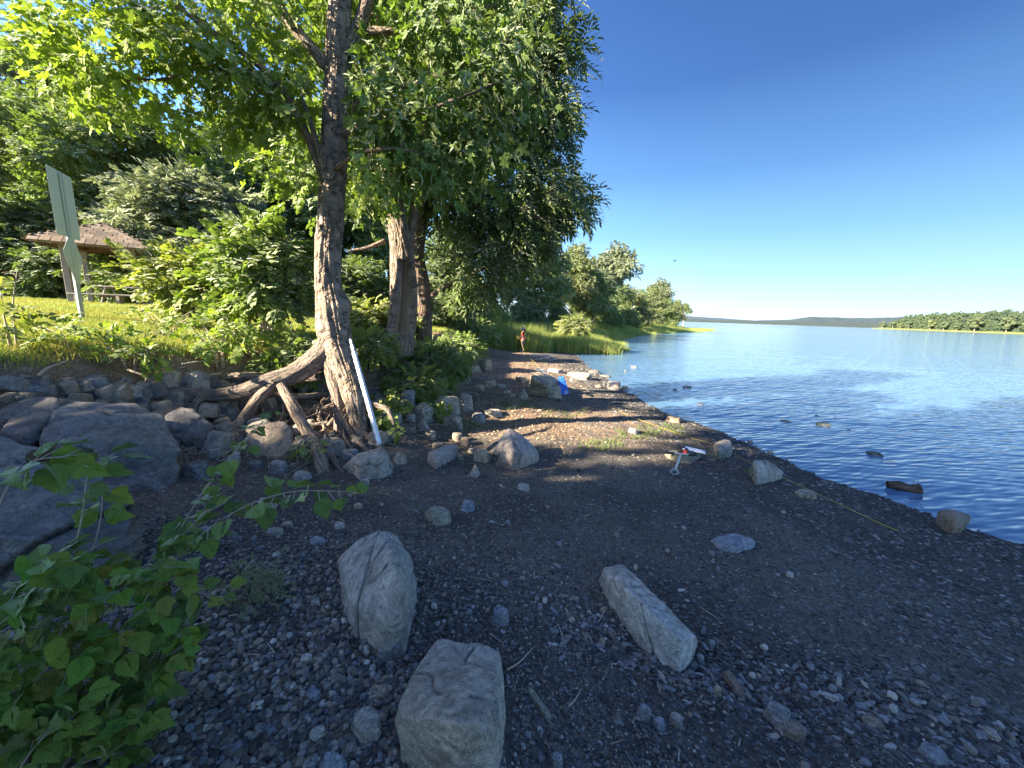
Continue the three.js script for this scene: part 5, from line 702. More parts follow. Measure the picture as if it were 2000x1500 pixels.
{ // picnic shelter: square hipped roof with weathered shingles on posts
  const c = at(226, 602, 15.4), o = thing('picnic_shelter', V(c.x, ground(c.x, c.z), c.z), 'open picnic shelter with mossy shingled hip roof on pale posts, at left', 'shelter');
  const eave = at(172, 486, 15.2).y - o.position.y, apex = at(172, 441, 15.4).y - o.position.y, S = 1.5; o.rotation.y = .55;
  const wood = std({ color: rgb(.5, .48, .42), map: rep(TX.wood, .8, 1), bumpMap: TX.wood, bumpScale: .004 }), old = std({ color: rgb(.3, .2, .13), map: TX.wood });
  for (const [x, z] of [[-1, -1], [1, -1], [1, 1], [-1, 1]]) { const p = mesh('post', box(.17, eave + .25, .17, .012), wood, o); p.position.set(x * .9, (eave - .25) / 2, z * .9); const b = mesh('brace', box(.12, .5, .1), wood, o); b.position.set(x * .85, eave - .1, z * .9); }
  for (const [x, z, w, d] of [[0, -.85, 2.3, .12], [0, .85, 2.3, .12], [-.85, 0, .12, 2.3], [.85, 0, .12, 2.3]]) mesh('beam', box(w, .16, d), old, o).position.set(x, eave + .05, z);
  for (let k = 0; k < 4; k++) { // eave boards
    const f = mesh('fascia', box(S * 2 + (k % 2 ? .06 : 0), .13, .04), k === 1 || k === 0 ? wood : old, o), a = k * Math.PI / 2; f.position.set(Math.sin(a) * S, eave + .02, Math.cos(a) * S); f.rotation.y = a;
  }
  // ceiling boards under the roof, closing it
  const roof = new THREE.Group(); roof.name = 'roof'; o.add(roof);
  const deck = new THREE.BufferGeometry(); { const P = []; const q = [[-S, -S], [S, -S], [S, S], [-S, S]]; for (let i = 0; i < 4; i++) { const [a, b] = q[i], [e, f] = q[(i + 1) % 4]; P.push(a, eave + .05, b, e, eave + .05, f, 0, apex - .03, 0); } deck.setAttribute('position', new THREE.Float32BufferAttribute(P, 3)); deck.setAttribute('uv', new THREE.Float32BufferAttribute(new Array(24).fill(0), 2)); deck.computeVertexNormals(); }
  mesh('deck', deck, std({ color: rgb(.25, .18, .12), side: THREE.DoubleSide }), roof);
  const r = rngOf(71), shG = box(1, .022, .3, .006), tones = [[.24, .19, .14], [.3, .235, .165], [.19, .155, .12], [.36, .3, .23]].map((t) => std({ color: rgb(...t), map: TX.wood }));
  const rows = 9, slope = Math.atan2(apex - eave, S), len = Math.hypot(apex - eave, S);
  for (let k = 0; k < 4; k++) for (let i = 0; i < rows; i++) { const half = S * (1 - (i + .3) / rows) + .05, n = Math.max(1, Math.round(half * 2 / .28)); if (n < 1) continue; for (let j = 0; j < n; j++) { const m = mesh('shingle', shG, tones[Math.floor(r() * 4)], roof), t = (i + .25) / rows, x = -half + (j + .5) * 2 * half / n; const a = k * Math.PI / 2, along = S * (1 - t) + .06, y = eave + .075 + (apex - eave) * t + r() * .012; m.position.set(Math.sin(a) * along + Math.cos(a) * x, y, Math.cos(a) * along - Math.sin(a) * x); m.rotation.set(slope + .1 + (r() - .5) * .08, 0, (r() - .5) * .08); m.rotation.order = 'YXZ'; m.rotation.y = a; m.scale.set(2 * half / n * .95, 1, 1.15); } }
}
{ // picnic table
  const c = at(262, 608, 15.0), o = thing('picnic_table', V(c.x, ground(c.x, c.z), c.z), 'grey wooden picnic table with attached benches right of the shelter post', 'picnic table'), wood = std({ color: rgb(.52, .52, .47), map: rep(TX.wood, 1, 1), bumpMap: TX.wood, bumpScale: .003 }); o.rotation.y = .35;
  for (let i = 0; i < 5; i++) mesh('tabletop_plank', box(1.9, .04, .14), wood, o).position.set(0, .76, -.3 + i * .15);
  for (const z of [-.72, .72]) for (const d of [-.07, .07]) mesh('bench_plank', box(1.9, .04, .13), wood, o).position.set(0, .46, z + d);
  for (const x of [-.65, .65]) { for (const s of [-1, 1]) { const l = mesh('leg', box(.04, .95, .09), wood, o); l.position.set(x, .37, s * .42); l.rotation.x = s * -.5; } mesh('bench_support', box(.04, .09, 1.6), wood, o).position.set(x + .045, .4, 0); mesh('top_support', box(.04, .08, .72), wood, o).position.set(x + .045, .7, 0); }
  const b = thing('park_bench', (() => { const q = at(198, 604, 14.4); return V(q.x, ground(q.x, q.z), q.z); })(), 'low grey plank bench beside the shelter post, behind the sign post', 'bench'); b.rotation.y = .3;
  for (const z of [-.08, .08]) mesh('seat_plank', box(1.7, .04, .14), wood, b).position.set(0, .44, z); for (const x of [-.6, .6]) mesh('leg', box(.1, .44, .28), wood, b).position.set(x, .2, 0);
}
{ // slim post with a dark box between the bushes
  const c = at(430, 640, 9.2), o = thing('marker_post', V(c.x, ground(c.x, c.z), c.z), 'slim white post with a black box on top, between bright bush and tall shrub', 'post'), h = at(430, 530, 9.2).y - o.position.y;
  mesh('post', new THREE.CylinderGeometry(.025, .025, h + .3, 10).translate(0, (h + .3) / 2, 0), WHITE, o); mesh('box', box(.11, .2, .1, .01), BLACK, o).position.set(-.03, h + .03, .02);
}
{ // survey rod leaning on the trunk
  const a = over(741, 868, .22), b = at(684, 662, 5.62), o = thing('survey_rod', a, 'white telescopic survey rod with black scale leaning against the bare trunk', 'survey rod'), L = a.distanceTo(b);
  o.quaternion.setFromUnitVectors(UPV, b.clone().sub(a).normalize()); o.rotateY(-.5);
  const cv = document.createElement('canvas'); cv.width = 96; cv.height = 2048; const x = cv.getContext('2d'); x.fillStyle = '#e9ebec'; x.fillRect(0, 0, 96, 2048); x.fillStyle = '#15161a'; const cm = 2048 / (L * .72 * 100);
  for (let i = 0; i < L * 72; i++) { const y = 2048 - (i + 1) * cm; if (i % 2 === 0) x.fillRect(0, y, i % 10 < 5 ? 44 : 28, cm); if (i % 10 < 5) x.fillRect(0, y, 8, cm); if (i % 10 === 9) { x.save(); x.translate(56, y + cm); x.fillStyle = Math.floor(i / 50) % 2 ? '#b3262a' : '#15161a'; x.font = 'bold 26px sans-serif'; x.fillText(String(Math.floor(i / 10) + 1), 0, 0); x.restore(); x.fillStyle = '#15161a'; } }
  const t = new THREE.CanvasTexture(cv); t.colorSpace = THREE.SRGBColorSpace; const scale = std({ map: t, roughness: .45 });
  const sect = (name, w, d, y0, y1) => { const g = mesh(name, new THREE.BoxGeometry(w, y1 - y0, d), [WHITE, WHITE, WHITE, WHITE, scale, WHITE], o); g.position.y = (y0 + y1) / 2; return g; };
  sect('lower_section', .056, .036, 0, L * .86); sect('middle_section', .046, .028, L * .86, L * .93); sect('top_section', .036, .022, L * .93, L);
  for (const [y, w] of [[L * .86, .06], [L * .93, .05], [L * .995, .04], [.012, .06]]) mesh('collar', box(w, .022, w * .68, .003), y > L * .8 ? BLACK : ALU, o).position.y = y;
}
{ // soil auger, pouch and clipboard on the low rock
  const a = over(1299, 884, .13), b = over(1360, 889, .135), m = a.clone().lerp(b, .5), e = over(1315, 928, .02), o = thing('soil_auger', m, 'silver T-handled soil auger with black grips propped on the low flat rock', 'auger');
  const tube = (p, q, r0, mat, name, seg = 14) => { const d = q.clone().sub(p), g = mesh(name, new THREE.CylinderGeometry(r0, r0, d.length(), seg), mat, o); g.position.copy(p.clone().lerp(q, .5)).sub(m); g.quaternion.setFromUnitVectors(UPV, d.normalize()); return g; };
  tube(a.clone().lerp(b, .26), a.clone().lerp(b, .74), .014, ALU, 'handle'); tube(a, a.clone().lerp(b, .27), .02, BLACK, 'grip'); tube(a.clone().lerp(b, .73), b, .02, BLACK, 'grip'); tube(m, m.clone().lerp(e, .8), .016, ALU, 'shaft');
  const d = e.clone().sub(m).normalize(), s = d.clone().cross(UPV).normalize(), q = m.clone().lerp(e, .8);
  for (const k of [-1, 1]) mesh('blade', tubeGeo([q, q.clone().addScaledVector(s, k * .045).addScaledVector(d, .035), q.clone().addScaledVector(s, k * .045).addScaledVector(d, .12), q.clone().addScaledVector(s, -k * .012).addScaledVector(d, .2)].map((p) => p.clone().sub(m)), [.01, .014, .014, .006], { radial: 8, steps: 14, flat: .4 }), std({ color: rgb(.4, .4, .4), roughness: .4, metalness: .7 }), o);
  mesh('collar', new THREE.TorusGeometry(.042, .008, 8, 20), std({ color: rgb(.5, .5, .5), roughness: .4, metalness: .7 }), o).position.copy(q.clone().addScaledVector(d, .03).sub(m)); o.children[o.children.length - 1].quaternion.setFromUnitVectors(V(0, 0, 1), d);
  const pc = over(1334, 880, .17), k = thing('tool_pouch', pc, 'black pouch with red patch lying on the flat rock beside the auger handle', 'pouch'); k.rotation.y = -.25;
  mesh('body', box(.16, .09, .12, .025), BLACK, k); mesh('red_patch', box(.055, .06, .02, .006), std({ color: rgb(.6, .06, .04) }), k).position.set(.02, -.005, .062); mesh('flap', box(.06, .1, .1, .02), BLACK, k).position.set(-.07, .04, -.01); mesh('strap', tubeGeo([V(.07, 0, .04), V(.14, .01, .05), V(.2, -.03, .03)], [.02, .018, .012], { radial: 8, steps: 12 }), std({ color: rgb(.02, .03, .07) }), k); mesh('buckle', box(.03, .02, .02), WHITE, k).position.set(.0, .045, .05);
  const cc = over(1358, 879, .15), w = thing('clipboard', cc, 'white plastic clipboard lying on the right end of the flat rock', 'clipboard'); w.rotation.set(.05, -.35, -.09);
  mesh('board', box(.32, .008, .16, .003), WHITE, w); mesh('clip', box(.03, .016, .07, .004), ALU, w).position.set(.13, .01, 0);
}
{ // blue bag behind the big block, dark clipboard on top of it
  const f = over(1098, 770, 0), o = thing('blue_bag', V(f.x + .05, ground(f.x, f.z), f.z - .1), 'bright blue plastic bag with white print leaning on the largest tan block', 'bag'), d = -o.position.z / 750, s = new THREE.Shape();
  [[-4, 4], [4, 2], [8, 5], [7, 12], [4, 22], [-3, 38], [-10, 36], [-9, 20]].forEach(([x, y], i) => i ? s.lineTo(x * d, y * d) : s.moveTo(x * d, y * d)); s.closePath();
  const g = new THREE.ExtrudeGeometry(s, { depth: .14, bevelEnabled: true, bevelSize: .03, bevelThickness: .04, bevelSegments: 3 }); g.translate(0, -.08, -.07);
  mesh('body', g, std({ color: rgb(.025, .13, .62), roughness: .5 }), o); const band = mesh('white_print', new THREE.TorusGeometry(2.6 * d, .9 * d, 6, 16), WHITE, o); band.position.set(4.4 * d, 7 * d - .05, .11); band.scale.z = .15; mesh('white_hem', box(9 * d, 1.6 * d, .16, .01), WHITE, o).position.set(2.4 * d, .02, .03); mesh('handle', tubeGeo([V(-5 * d, 36 * d - .1, .05), V(-7 * d, 41 * d - .1, .05), V(-10 * d, 35 * d - .1, .05)], [.012, .012, .012], { radial: 6, steps: 10 }), std({ color: rgb(.02, .03, .12) }), o);
  const c = over(1058, 723.5, .72), k = thing('dark_clipboard', c, 'blue-grey clipboard lying on top of the largest tan block', 'clipboard'); k.rotation.set(.05, -.2, -.2); mesh('board', box(.3, .012, .22, .004), std({ color: rgb(.09, .12, .19), roughness: .8 }), k); mesh('clip', box(.09, .018, .03, .004), ALU, k).position.set(0, .014, -.08);
}
{ // yellow measuring tape along the beach
  const on = (px, py, h = .02) => over(px, py, h), o = thing('measuring_tape', on(1410, 880), 'long yellow measuring tape laid along the beach towards the person', 'measuring tape'), mat = std({ color: rgb(.62, .45, .04), roughness: .6 });
  const runs = [[on(1017, 665, .8), on(1024, 686, .25), on(1043, 707, .28), on(1057, 722.5, .7)], [on(1072, 727, .62), on(1140, 765), on(1220, 808), on(1300, 838), on(1342, 853), on(1390, 866)], [on(1390, 866), on(1412, 874, .02), on(1434, 886), on(1464, 903)], [on(1464, 903, .03), on(1500, 918, .05), on(1533, 934), on(1600, 966), on(1680, 1004), on(1742, 1032), on(1765, 1040, -.02)]];
  for (const L of runs) mesh('tape_run', tubeGeo(L.map((p) => p.clone().sub(o.position)), L.map(() => .0055), { radial: 6, steps: 50, flat: .5 }), mat, o);
}
{ // cottage roof between the poplars
  const c = at(1241, 608, 130), o = thing('cottage', V(c.x, 0.4, c.z), 'cottage with white roof half hidden by trees on the point', 'house'), h = at(1241, 601, 130).y - .4; const w = mesh('wall', new THREE.BoxGeometry(5, h - .5, 4).translate(0, (h - .5) / 2, 0), std({ color: rgb(.35, .33, .3) }), o); mesh('window', new THREE.BoxGeometry(.9, .9, .08), BLACK, o).position.set(-1, h * .5, 2.02); mesh('window', new THREE.BoxGeometry(.9, .9, .08), BLACK, o).position.set(1.2, h * .5, 2.02);
  const g = new THREE.ConeGeometry(4, 1.2, 4, 1).rotateY(Math.PI / 4); g.scale(1.1, 1, .85); mesh('roof', g.translate(0, h - .1, 0), WHITE, o);
}
{ // a bird over the river
  const o = thing('bird', at(1317, 510, 70), 'small dark bird flying over the river', 'bird'), g = new THREE.SphereGeometry(.09, 12, 8).scale(2.4, .8, .8); const m = std({ color: rgb(.05, .05, .06) }); mesh('body', g, m, o); for (const s of [-1, 1]) { const wg = new THREE.SphereGeometry(.2, 12, 6).scale(.5, .08, 1.4); mesh('wing', wg, m, o).position.set(0, .08, s * .3); o.children[o.children.length - 1].rotation.x = s * -.5; }
}
// ---------------------------------------------------------------- the person in the safety vest, seen from the side, facing left
function body(parts, cell, sm = .03) {   // parts: [a, b, ra, rb]; a smooth union of tapered limbs, meshed
  const bb = new THREE.Box3(); for (const [a, b, ra, rb] of parts) { bb.expandByPoint(a.clone().addScalar(ra + .05)).expandByPoint(a.clone().addScalar(-ra - .05)).expandByPoint(b.clone().addScalar(rb + .05)).expandByPoint(b.clone().addScalar(-rb - .05)); }
  const c = bb.getCenter(V()), s = bb.getSize(V()), half = Math.max(s.x, s.y, s.z) / 2, n = Math.ceil(half * 2 / cell) + 4, mc = new MarchingCubes(n, M.twig, false, false, 400000), q = V(), pa = V(), ba = V();
  for (let k = 0; k < n; k++) for (let j = 0; j < n; j++) for (let i = 0; i < n; i++) {
    q.set((i - n / 2) / (n / 2), (j - n / 2) / (n / 2), (k - n / 2) / (n / 2)).multiplyScalar(half).add(c); let d = 1e9;
    if (bb.containsPoint(q)) for (const [a, b, ra, rb] of parts) { pa.copy(q).sub(a); ba.copy(b).sub(a); const t = clamp(pa.dot(ba) / ba.lengthSq(), 0, 1), e = pa.addScaledVector(ba, -t).length() - lerp(ra, rb, t), h = clamp(.5 + .5 * (d - e) / sm, 0, 1); d = d > 100 ? e : lerp(d, e, h) - sm * h * (1 - h); } else d = 1;
    mc.field[k * n * n + j * n + i] = -d;
  }
  mc.isolation = 0; mc.update(); const g = new THREE.BufferGeometry(); g.setAttribute('position', new THREE.Float32BufferAttribute(mc.positionArray.slice(0, mc.count * 3), 3)); g.setAttribute('normal', new THREE.Float32BufferAttribute(mc.normalArray.slice(0, mc.count * 3), 3)); g.scale(half, half, half); g.translate(c.x, c.y, c.z); return g;
}
{
  const f = over(1020, 688.5, 0), o = thing('person', f, 'person in orange safety vest and blue cap standing at the end of the beach', 'person'), h = at(1019, 640, -f.z).y - f.y, k = h / 1.68; o.scale.setScalar(k);
  // faces -x, weight on both feet
  const skin = std({ color: rgb(.42, .24, .16), roughness: .6 }), dark = std({ color: rgb(.03, .025, .035) });
  const S = (x, y, z) => V(x, y, z), arm = (s) => [[S(.02, 1.37, s * .16), S(.05, 1.11, s * .21), .05, .042], [S(.05, 1.11, s * .21), S(-.2, 1.0, s * .11), .042, .03], [S(-.2, 1.0, s * .11), S(-.245, .995, s * .09), .027, .03]];
  const fingers = []; for (const s of [-1, 1]) for (let i = 0; i < 5; i++) fingers.push([S(-.245, 1.015 - i * .014, s * .085), S(-.295 + Math.abs(i - 1.6) * .008, 1.02 - i * .02, s * .07), .0095, .008], [S(-.295 + Math.abs(i - 1.6) * .008, 1.02 - i * .02, s * .07), S(-.3, 1.015 - i * .02, s * .045), .0085, .007]);
  const leg = (s) => [[S(.01, .9, s * .085), S(0, .5, s * .09), .085, .058], [S(0, .5, s * .09), S(.02, .09, s * .085), .056, .038], [S(.03, .045, s * .085), S(-.13, .035, s * .1), .042, .034]];
  const torso = [[S(.01, .93, 0), S(.01, 1.15, 0), .125, .12], [S(.01, 1.15, .05), S(.02, 1.36, .09), .11, .075], [S(.01, 1.15, -.05), S(.02, 1.36, -.09), .11, .075], [S(.02, 1.38, 0), S(.0, 1.5, 0), .06, .05]];
  const head = [[S(-.005, 1.56, 0), S(.02, 1.6, 0), .085, .092], [S(-.045, 1.5, 0), S(-.02, 1.52, 0), .045, .06], [S(-.09, 1.545, 0), S(-.105, 1.535, 0), .014, .016], [S(.02, 1.555, .085), S(.02, 1.53, .085), .016, .012], [S(.02, 1.555, -.085), S(.02, 1.53, -.085), .016, .012], [S(-.085, 1.505, -.012), S(-.085, 1.505, .012), .014, .014]];
  const gb = body([...torso, ...arm(1), ...arm(-1), ...leg(1), ...leg(-1), ...head, ...fingers], .012, .03), p = gb.attributes.position, col = new Float32Array(p.count * 3);
  for (let i = 0; i < p.count; i++) { const x = p.getX(i), y = p.getY(i), c = y > 1.44 ? [.42, .24, .16] : x < -.225 && y > .9 ? [.42, .24, .16] : y > .93 ? [.045, .03, .045] : y > .075 ? [.2, .19, .22] : [.1, .12, .2]; col.set(c, i * 3); }
  gb.setAttribute('color', new THREE.BufferAttribute(col, 3)); mesh('body', gb, std({ vertexColors: true }), o);
  const vest = mesh('safety_vest', body([[S(.015, .9, 0), S(.01, 1.15, 0), .15, .14], [S(.01, 1.15, .05), S(.02, 1.36, .075), .128, .088], [S(.01, 1.15, -.05), S(.02, 1.36, -.075), .128, .088]], .014, .04), std({ color: rgb(.85, .09, .015), roughness: .7 }), o);
  const band = (y, r) => { const g = new THREE.TorusGeometry(r, .014, 6, 28).rotateX(Math.PI / 2); g.scale(1, 1.6, 1.12); const b = mesh('reflective_band', g, std({ color: rgb(.75, .72, .3), roughness: .4 }), vest); b.position.set(.012, y, 0); }; band(1.03, .145); for (const z of [-.1, .1]) mesh('reflective_band', tubeGeo([V(-.11, 1.05, z), V(-.1, 1.3, z * .9), V(.02, 1.455, z * .8), V(.12, 1.3, z * .9), V(.14, 1.05, z)], [.013, .013, .013, .013, .013], { radial: 6, steps: 24, flat: .4 }), std({ color: rgb(.75, .72, .3), roughness: .4 }), vest);
  mesh('hair', body([[S(.05, 1.6, 0), S(.1, 1.5, 0), .085, .05], [S(.1, 1.5, 0), S(.13, 1.34, 0), .045, .03]], .012), dark, o);
  mesh('cap', mergeGeometries([new THREE.SphereGeometry(.108, 20, 10, 0, 6.283, 0, 1.5).translate(.012, 1.6, 0), new THREE.CylinderGeometry(.08, .085, .012, 20).scale(1.1, 1, .85).rotateZ(.15).translate(-.1, 1.6, 0)]), std({ color: rgb(.03, .13, .42), roughness: .6 }), o);
  mesh('cap_badge', new THREE.SphereGeometry(.03, 10, 8).scale(.4, 1, 1).translate(-.085, 1.645, 0), WHITE, o);
  for (const z of [-.032, .032]) mesh('eye', new THREE.SphereGeometry(.011, 8, 6).translate(-.082, 1.565, z), dark, o);
  const reel = thing('tape_reel', f.clone().add(V(-.34, .99, 0).multiplyScalar(k)), 'yellow tape reel held in the hands of the person in the orange vest', 'tape reel'); const ym = std({ color: rgb(.75, .55, .05) }); mesh('rim', new THREE.TorusGeometry(.1, .025, 8, 24), ym, reel).scale.setScalar(k); mesh('hub', new THREE.CylinderGeometry(.03, .03, .05, 12).rotateX(1.571), ym, reel); for (let i = 0; i < 3; i++) { const s = mesh('spoke', box(.16, .018, .02, .004), ym, reel); s.rotation.z = i * 1.047; }
}

// ---------------------------------------------------------------- gravel, litter, grass and reeds
{
  const beach = scene.getObjectByName('ground'), r = rngOf(88);
  const geos = [0, 1, 2, 3, 4].map((i) => { const g = rockGeo(block(i + 900, 1, [.5, .42, .6, .2, .16][i], [.8, .7, .9, .6, .5][i], i === 1 ? 2 : 0), { detail: i < 3 ? 2 : 2, tone: 'pale', seed: i + 900, worn: i < 3 ? 14 : 26, facets: 7, lichen: 0, rough: .7 }); g.deleteAttribute('color'); g.deleteAttribute('normal'); g.computeVertexNormals(); return g; });
  const tones = [[.46, .41, .34], [.6, .5, .38], [.38, .33, .27], [.34, .335, .33], [.5, .38, .26], [.8, .72, .6], [.2, .18, .16], [.42, .32, .23], [.33, .335, .35]];
  const slate = [[.24, .235, .23], [.33, .325, .32], [.17, .165, .16], [.44, .43, .42], [.36, .3, .24], [.13, .125, .12], [.62, .58, .52]];
  const e = new THREE.Euler(), Q = () => new THREE.Quaternion().setFromEuler(e);
  const lists = [[], [], [], [], []], big = [], ok = (x, z) => { const s = pick(SHORE, z) - x; return s > -.5 && x > pick(TOE, z) - .8; };
  const put = (x, z, size, slab, tone, flatness) => {
    const y = ground(x, z), g = slab ? 3 + Math.floor(r() * 2) : Math.floor(r() * 3); e.set((r() - .5) * (slab ? .7 : 1), slab ? -.5 + (r() - .5) * 1.6 : r() * 6.3, (r() - .5) * (slab ? .7 : 1)); const q = Q(), k = .75 + .5 * r();
    lists[g].push([V(x, y + size * .04, z), q, V(size, size * flatness, size * k), ((b) => tone.map((v) => v * b))(.24 + .85 * Math.pow(r(), 1.6))]);
  };
  const N = 230000, coarse = (x, z) => smooth(.5, -.6, x - .15 * z) * smooth(-3.1, -2.0, z);
  for (let i = 0; i < N; i++) {
    const a = (r() - .5) * 2.5, d = 0.9 * Math.pow(24, Math.pow(r(), .85)), x = Math.sin(a) * d, z = -Math.cos(a) * d; if (!ok(x, z)) continue;
    const s = pick(SHORE, z) - x, wet = 1 - smooth(2.6, 4.4, s + fbm(x, 3, z, 2) * 2), berm = Math.exp(-Math.pow((z + 2.0 - .22 * (x - 1)) / .16, 2)) * smooth(.3, .8, x);
    const patch = fbm(x * 1.1, 9, z * 1.1, 3); if (r() > .62 + 1.1 * patch + coarse(x, z) * .7 + wet * .35) continue;
    const c = coarse(x, z), slab = r() < clamp(.25 + wet * .7 + smooth(0.3, 2, x) * .45 - c * .4, 0, .92), base = (.006 + .016 * Math.pow(r(), 2.2)) * (1 + 1.2 * c + 1.0 * berm + .5 * wet) * (d > 6 ? 1 + (d - 6) * .08 : 1), T = slab || wet > .6 || r() < smooth(.2, 2, x) * .7 ? slate : tones;
    put(x, z, base * (slab ? 1.8 : 1), slab, T[Math.floor(r() * T.length)], slab ? .8 : .85);
  }
  // the bigger cobbles of the coarse gravel at the left front and of the berm: the largest as parts of the beach
  for (let i = 0; i < 4400; i++) {
    const left = i < 2800, x = left ? -2.6 + r() * 3.6 : .3 + r() * 3.6, z = left ? -.7 - r() * 2.6 : -2.0 + .22 * (x - 1) + (r() + r() - 1) * .34; if (!ok(x, z) || (left && r() > coarse(x, z) + .04)) continue;
    const size = (left ? .008 : .018) + .04 * Math.pow(r(), 3.4); big.push([x, z, size, left ? r() < .25 : r() < .7, left ? tones : r() < .75 ? slate : tones]);
  }
  for (let i = 0; i < 900; i++) { const a = (r() - .5) * 2, d = 2 * Math.pow(7, r()), x = Math.sin(a) * d, z = -Math.cos(a) * d; if (ok(x, z)) big.push([x, z, (.02 + .04 * Math.pow(r(), 3)) * (1 + d * .05), r() < .4, x > 1.5 ? slate : tones]); }
  for (let i = 0; i < 2600; i++) { const z = -2.5 - 25 * Math.pow(r(), 1.3), s = -.7 + 1.9 * r(), x = pick(SHORE, z) - s; put(x, z, (.03 + .1 * Math.pow(r(), 3)) * (1 - .25 * s), true, slate[Math.floor(r() * 7)].map((v) => v * (s < .4 ? .6 : .85)), .75); }
  big.sort((a, b) => b[2] / Math.hypot(b[0], b[1]) - a[2] / Math.hypot(a[0], a[1]));
  const pm = [...tones, ...slate].map((t) => std({ color: rgb(...t), map: TX.grain, roughness: .75 }));
  big.forEach(([x, z, size, slab, T], i) => {
    const inView = Math.abs(x) < 1.4 * -z + .2;
    if (i < 700 && inView && (big.parts = (big.parts ?? 0) + 1) <= 290) { const m = mesh('stone', geos[slab ? 3 + i % 2 : i % 3], pm[T === tones ? i % 9 : 9 + i % 7], beach); m.position.set(x, ground(x, z) + size * .05, z); m.rotation.set((r() - .5) * .8, r() * 6.3, (r() - .5) * .8); m.scale.set(size * (slab ? 1.5 : 1), size * .9, size * (.8 + .4 * r())); } else put(x, z, size * (slab ? 1.5 : 1), slab, T[Math.floor(r() * T.length)], .9);
  });
  lists.forEach((l, i) => { const im = scatter(numbered('gravel'), geos[i], M.pebble, l); tag(im, ['rounded grey and tan gravel covering the beach', 'small oblong gravel mixed over the beach', 'blocky gravel mixed over the beach', 'flat slate chips covering the beach towards the water', 'thin slate slivers among the beach gravel'][i], 'gravel', null, 'stuff'); });
  // dry leaves and bits of wood on the upper beach and bank
  const dry = [], wood = [], st = new THREE.CylinderGeometry(.5, .35, 1, 5, 1).rotateZ(1.571);
  for (let i = 0; i < 26000; i++) { const z = -4 - r() * 22, toe = pick(TOE, z), x = toe - 2 + r() * 5.6; if (r() > smooth(-4.5, -7, z) * (1 - smooth(2.2, 3.6, x - toe)) && x > toe - .1) continue; e.set((r() - .5) * .8 - 1.57, 0, r() * 6.3); dry.push([gV(x, z, .012), new THREE.Quaternion().setFromEuler(new THREE.Euler(-1.57 + (r() - .5) * .7, (r() - .5) * .7, r() * 6.3)), .025 + .035 * r(), [[.42, .28, .16], [.34, .22, .13], [.5, .38, .24], [.28, .19, .12]][Math.floor(r() * 4)]]); }
  for (let i = 0; i < 2600; i++) { const near = i < 300, z = near ? -1.3 - r() * 4 : -4 - r() * 9, toe = pick(TOE, z), x = near ? toe + r() * 4 : toe - 2.8 + r() * 3.4, L = (near ? .02 : .1) + (near ? .12 : .5) * Math.pow(r(), 3); e.set(0, r() * 6.3, (r() - .5) * .35); const t = (near ? .003 : .006) + .005 * r(); wood.push([gV(x, z, .015), Q(), V(L, t, t), [[.4, .33, .26], [.28, .22, .17], [.5, .44, .36]][Math.floor(r() * 3)]]); }
  tag(scatter('leaf_litter', LEAF.ovate, std({ side: THREE.DoubleSide }), dry), 'dry brown leaf litter on the sunlit upper beach and bank', 'leaf litter', null, 'stuff');
  tag(scatter('twig_litter', st, std({}), wood), 'broken grey twigs strewn on bank and beach', 'twigs', null, 'stuff');
}
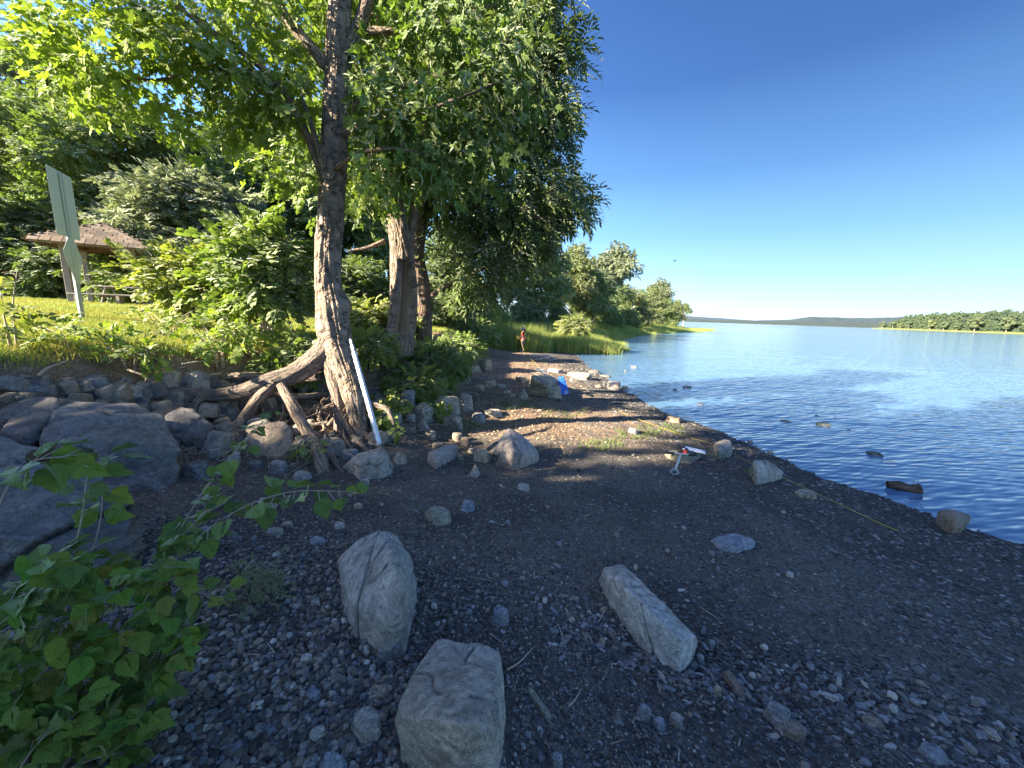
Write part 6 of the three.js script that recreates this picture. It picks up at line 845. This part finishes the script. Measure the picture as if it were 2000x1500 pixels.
{
  const r = rngOf(99);
  const tuft = (n, h, w, spread, bend) => { const P = [], I = []; for (let i = 0; i < n; i++) { const a = r() * 6.283, x = (r() - .5) * spread, z = (r() - .5) * spread, H = h * (.6 + .5 * r()), b = bend * (.3 + r()) * H, c = Math.cos(a), s = Math.sin(a), k = P.length / 3, ww = w * (.7 + .6 * r()); for (const [t, q] of [[0, 1], [.5, .85], [1, 0]]) { const bx = x + c * b * t * t, bz = z + s * b * t * t; if (q) P.push(bx - s * ww * q, H * t, bz + c * ww * q, bx + s * ww * q, H * t, bz - c * ww * q); else P.push(bx, H * t, bz); } I.push(k, k + 1, k + 2, k + 1, k + 3, k + 2, k + 2, k + 3, k + 4); } const g = new THREE.BufferGeometry(); g.setAttribute('position', new THREE.Float32BufferAttribute(P, 3)); g.setIndex(I); g.computeVertexNormals(); return g; };
  const lawn = tuft(9, .085, .0035, .16, .7), reed = tuft(12, 1.15, .010, .6, .28), sedge = tuft(12, .5, .006, .35, .5), list = [], Rl = [], Ra = [], Qy = () => new THREE.Quaternion().setFromAxisAngle(UPV, r() * 6.283);
  for (let i = 0; i < 90000; i++) { const a = -1.15 + r() * 1.0, d = 4.6 * Math.pow(6, r()), x = Math.sin(a) * d * 1.0, z = -Math.cos(a) * d, b = (pick(TOE, z) - x) / pick(BANKW, z); if (b < .85 + .4 * r() || Math.abs((z + 13.2) + .18 * (x + 12)) < .55 + .5 * r()) continue; const n = fbm(x * .8, 7, z * .8, 3); list.push([gV(x, z, -.005), Qy(), (.7 + .7 * r()) * (1 + d * .03), [.9 + .5 * r() - n * .4, .95 + .3 * r(), .7 + .2 * r()]]); }
  tag(scatter('lawn_grass', lawn, leafMat(.26, .3, .06, .4), list), 'sunlit short grass of the lawn at left around the sign', 'grass', null, 'stuff');
  for (let i = 0; i < 85000; i++) {
    const t = r(), z = -24.5 * Math.pow(11, t * t * .2 + t * .8), sh = pick(SHORE, z), s = lerp(-4.6 - 9 * smooth(-60, -125, z), 8 + 7 * smooth(-50, -90, z), r()), edge = fbm(z * .35, 3, s * .4, 3) * 4, x = sh - s; if (s < -4 - 9 * smooth(-60, -125, z) * (z < -100 ? 1 : 1) + edge && z > -140) continue; if (z > -26.6 - .5 * edge || z > -28 && s < 2.2) continue; if (z < -140 && s < .5) continue;
    const k = (.7 + .6 * r()) * (1 + .16 * edge) * (.65 + .35 * smooth(-4, -1, s)) * (z < -60 ? 1.15 : 1); Rl.push([V(x, Math.max(ground(x, z), -.3) - .05, z), Qy(), V(k * 1.5, k * (s > 3 ? 1.15 : .85), k * 1.5), [.75 + .6 * r(), .85 + .35 * r(), .6 + .3 * r()]]);
  }
  tag(scatter('reeds', reed, leafMat(.235, .3, .065, .45), Rl), 'tall green reeds in a belt along the water edge towards the point', 'reeds', null, 'stuff');
  const green = tuft(8, .07, .005, .12, .8);
  for (let i = 0; i < 420; i++) { const px = [1020, 1100, 960, 1240, 900, 1180, 1060, 1290][i % 8] + (r() - .5) * 90, py = [790, 810, 770, 850, 830, 870, 706, 838][i % 8] + (r() - .5) * 18, p = over(px, py, 0); Ra.push([p, Qy(), .5 + .8 * r()]); }
  tag(scatter('beach_grass', green, leafMat(.12, .17, .04, .35), Ra), 'sparse green sprouts on the sunlit part of the beach', 'grass', null, 'stuff');
}
renderer.render(scene, camera);
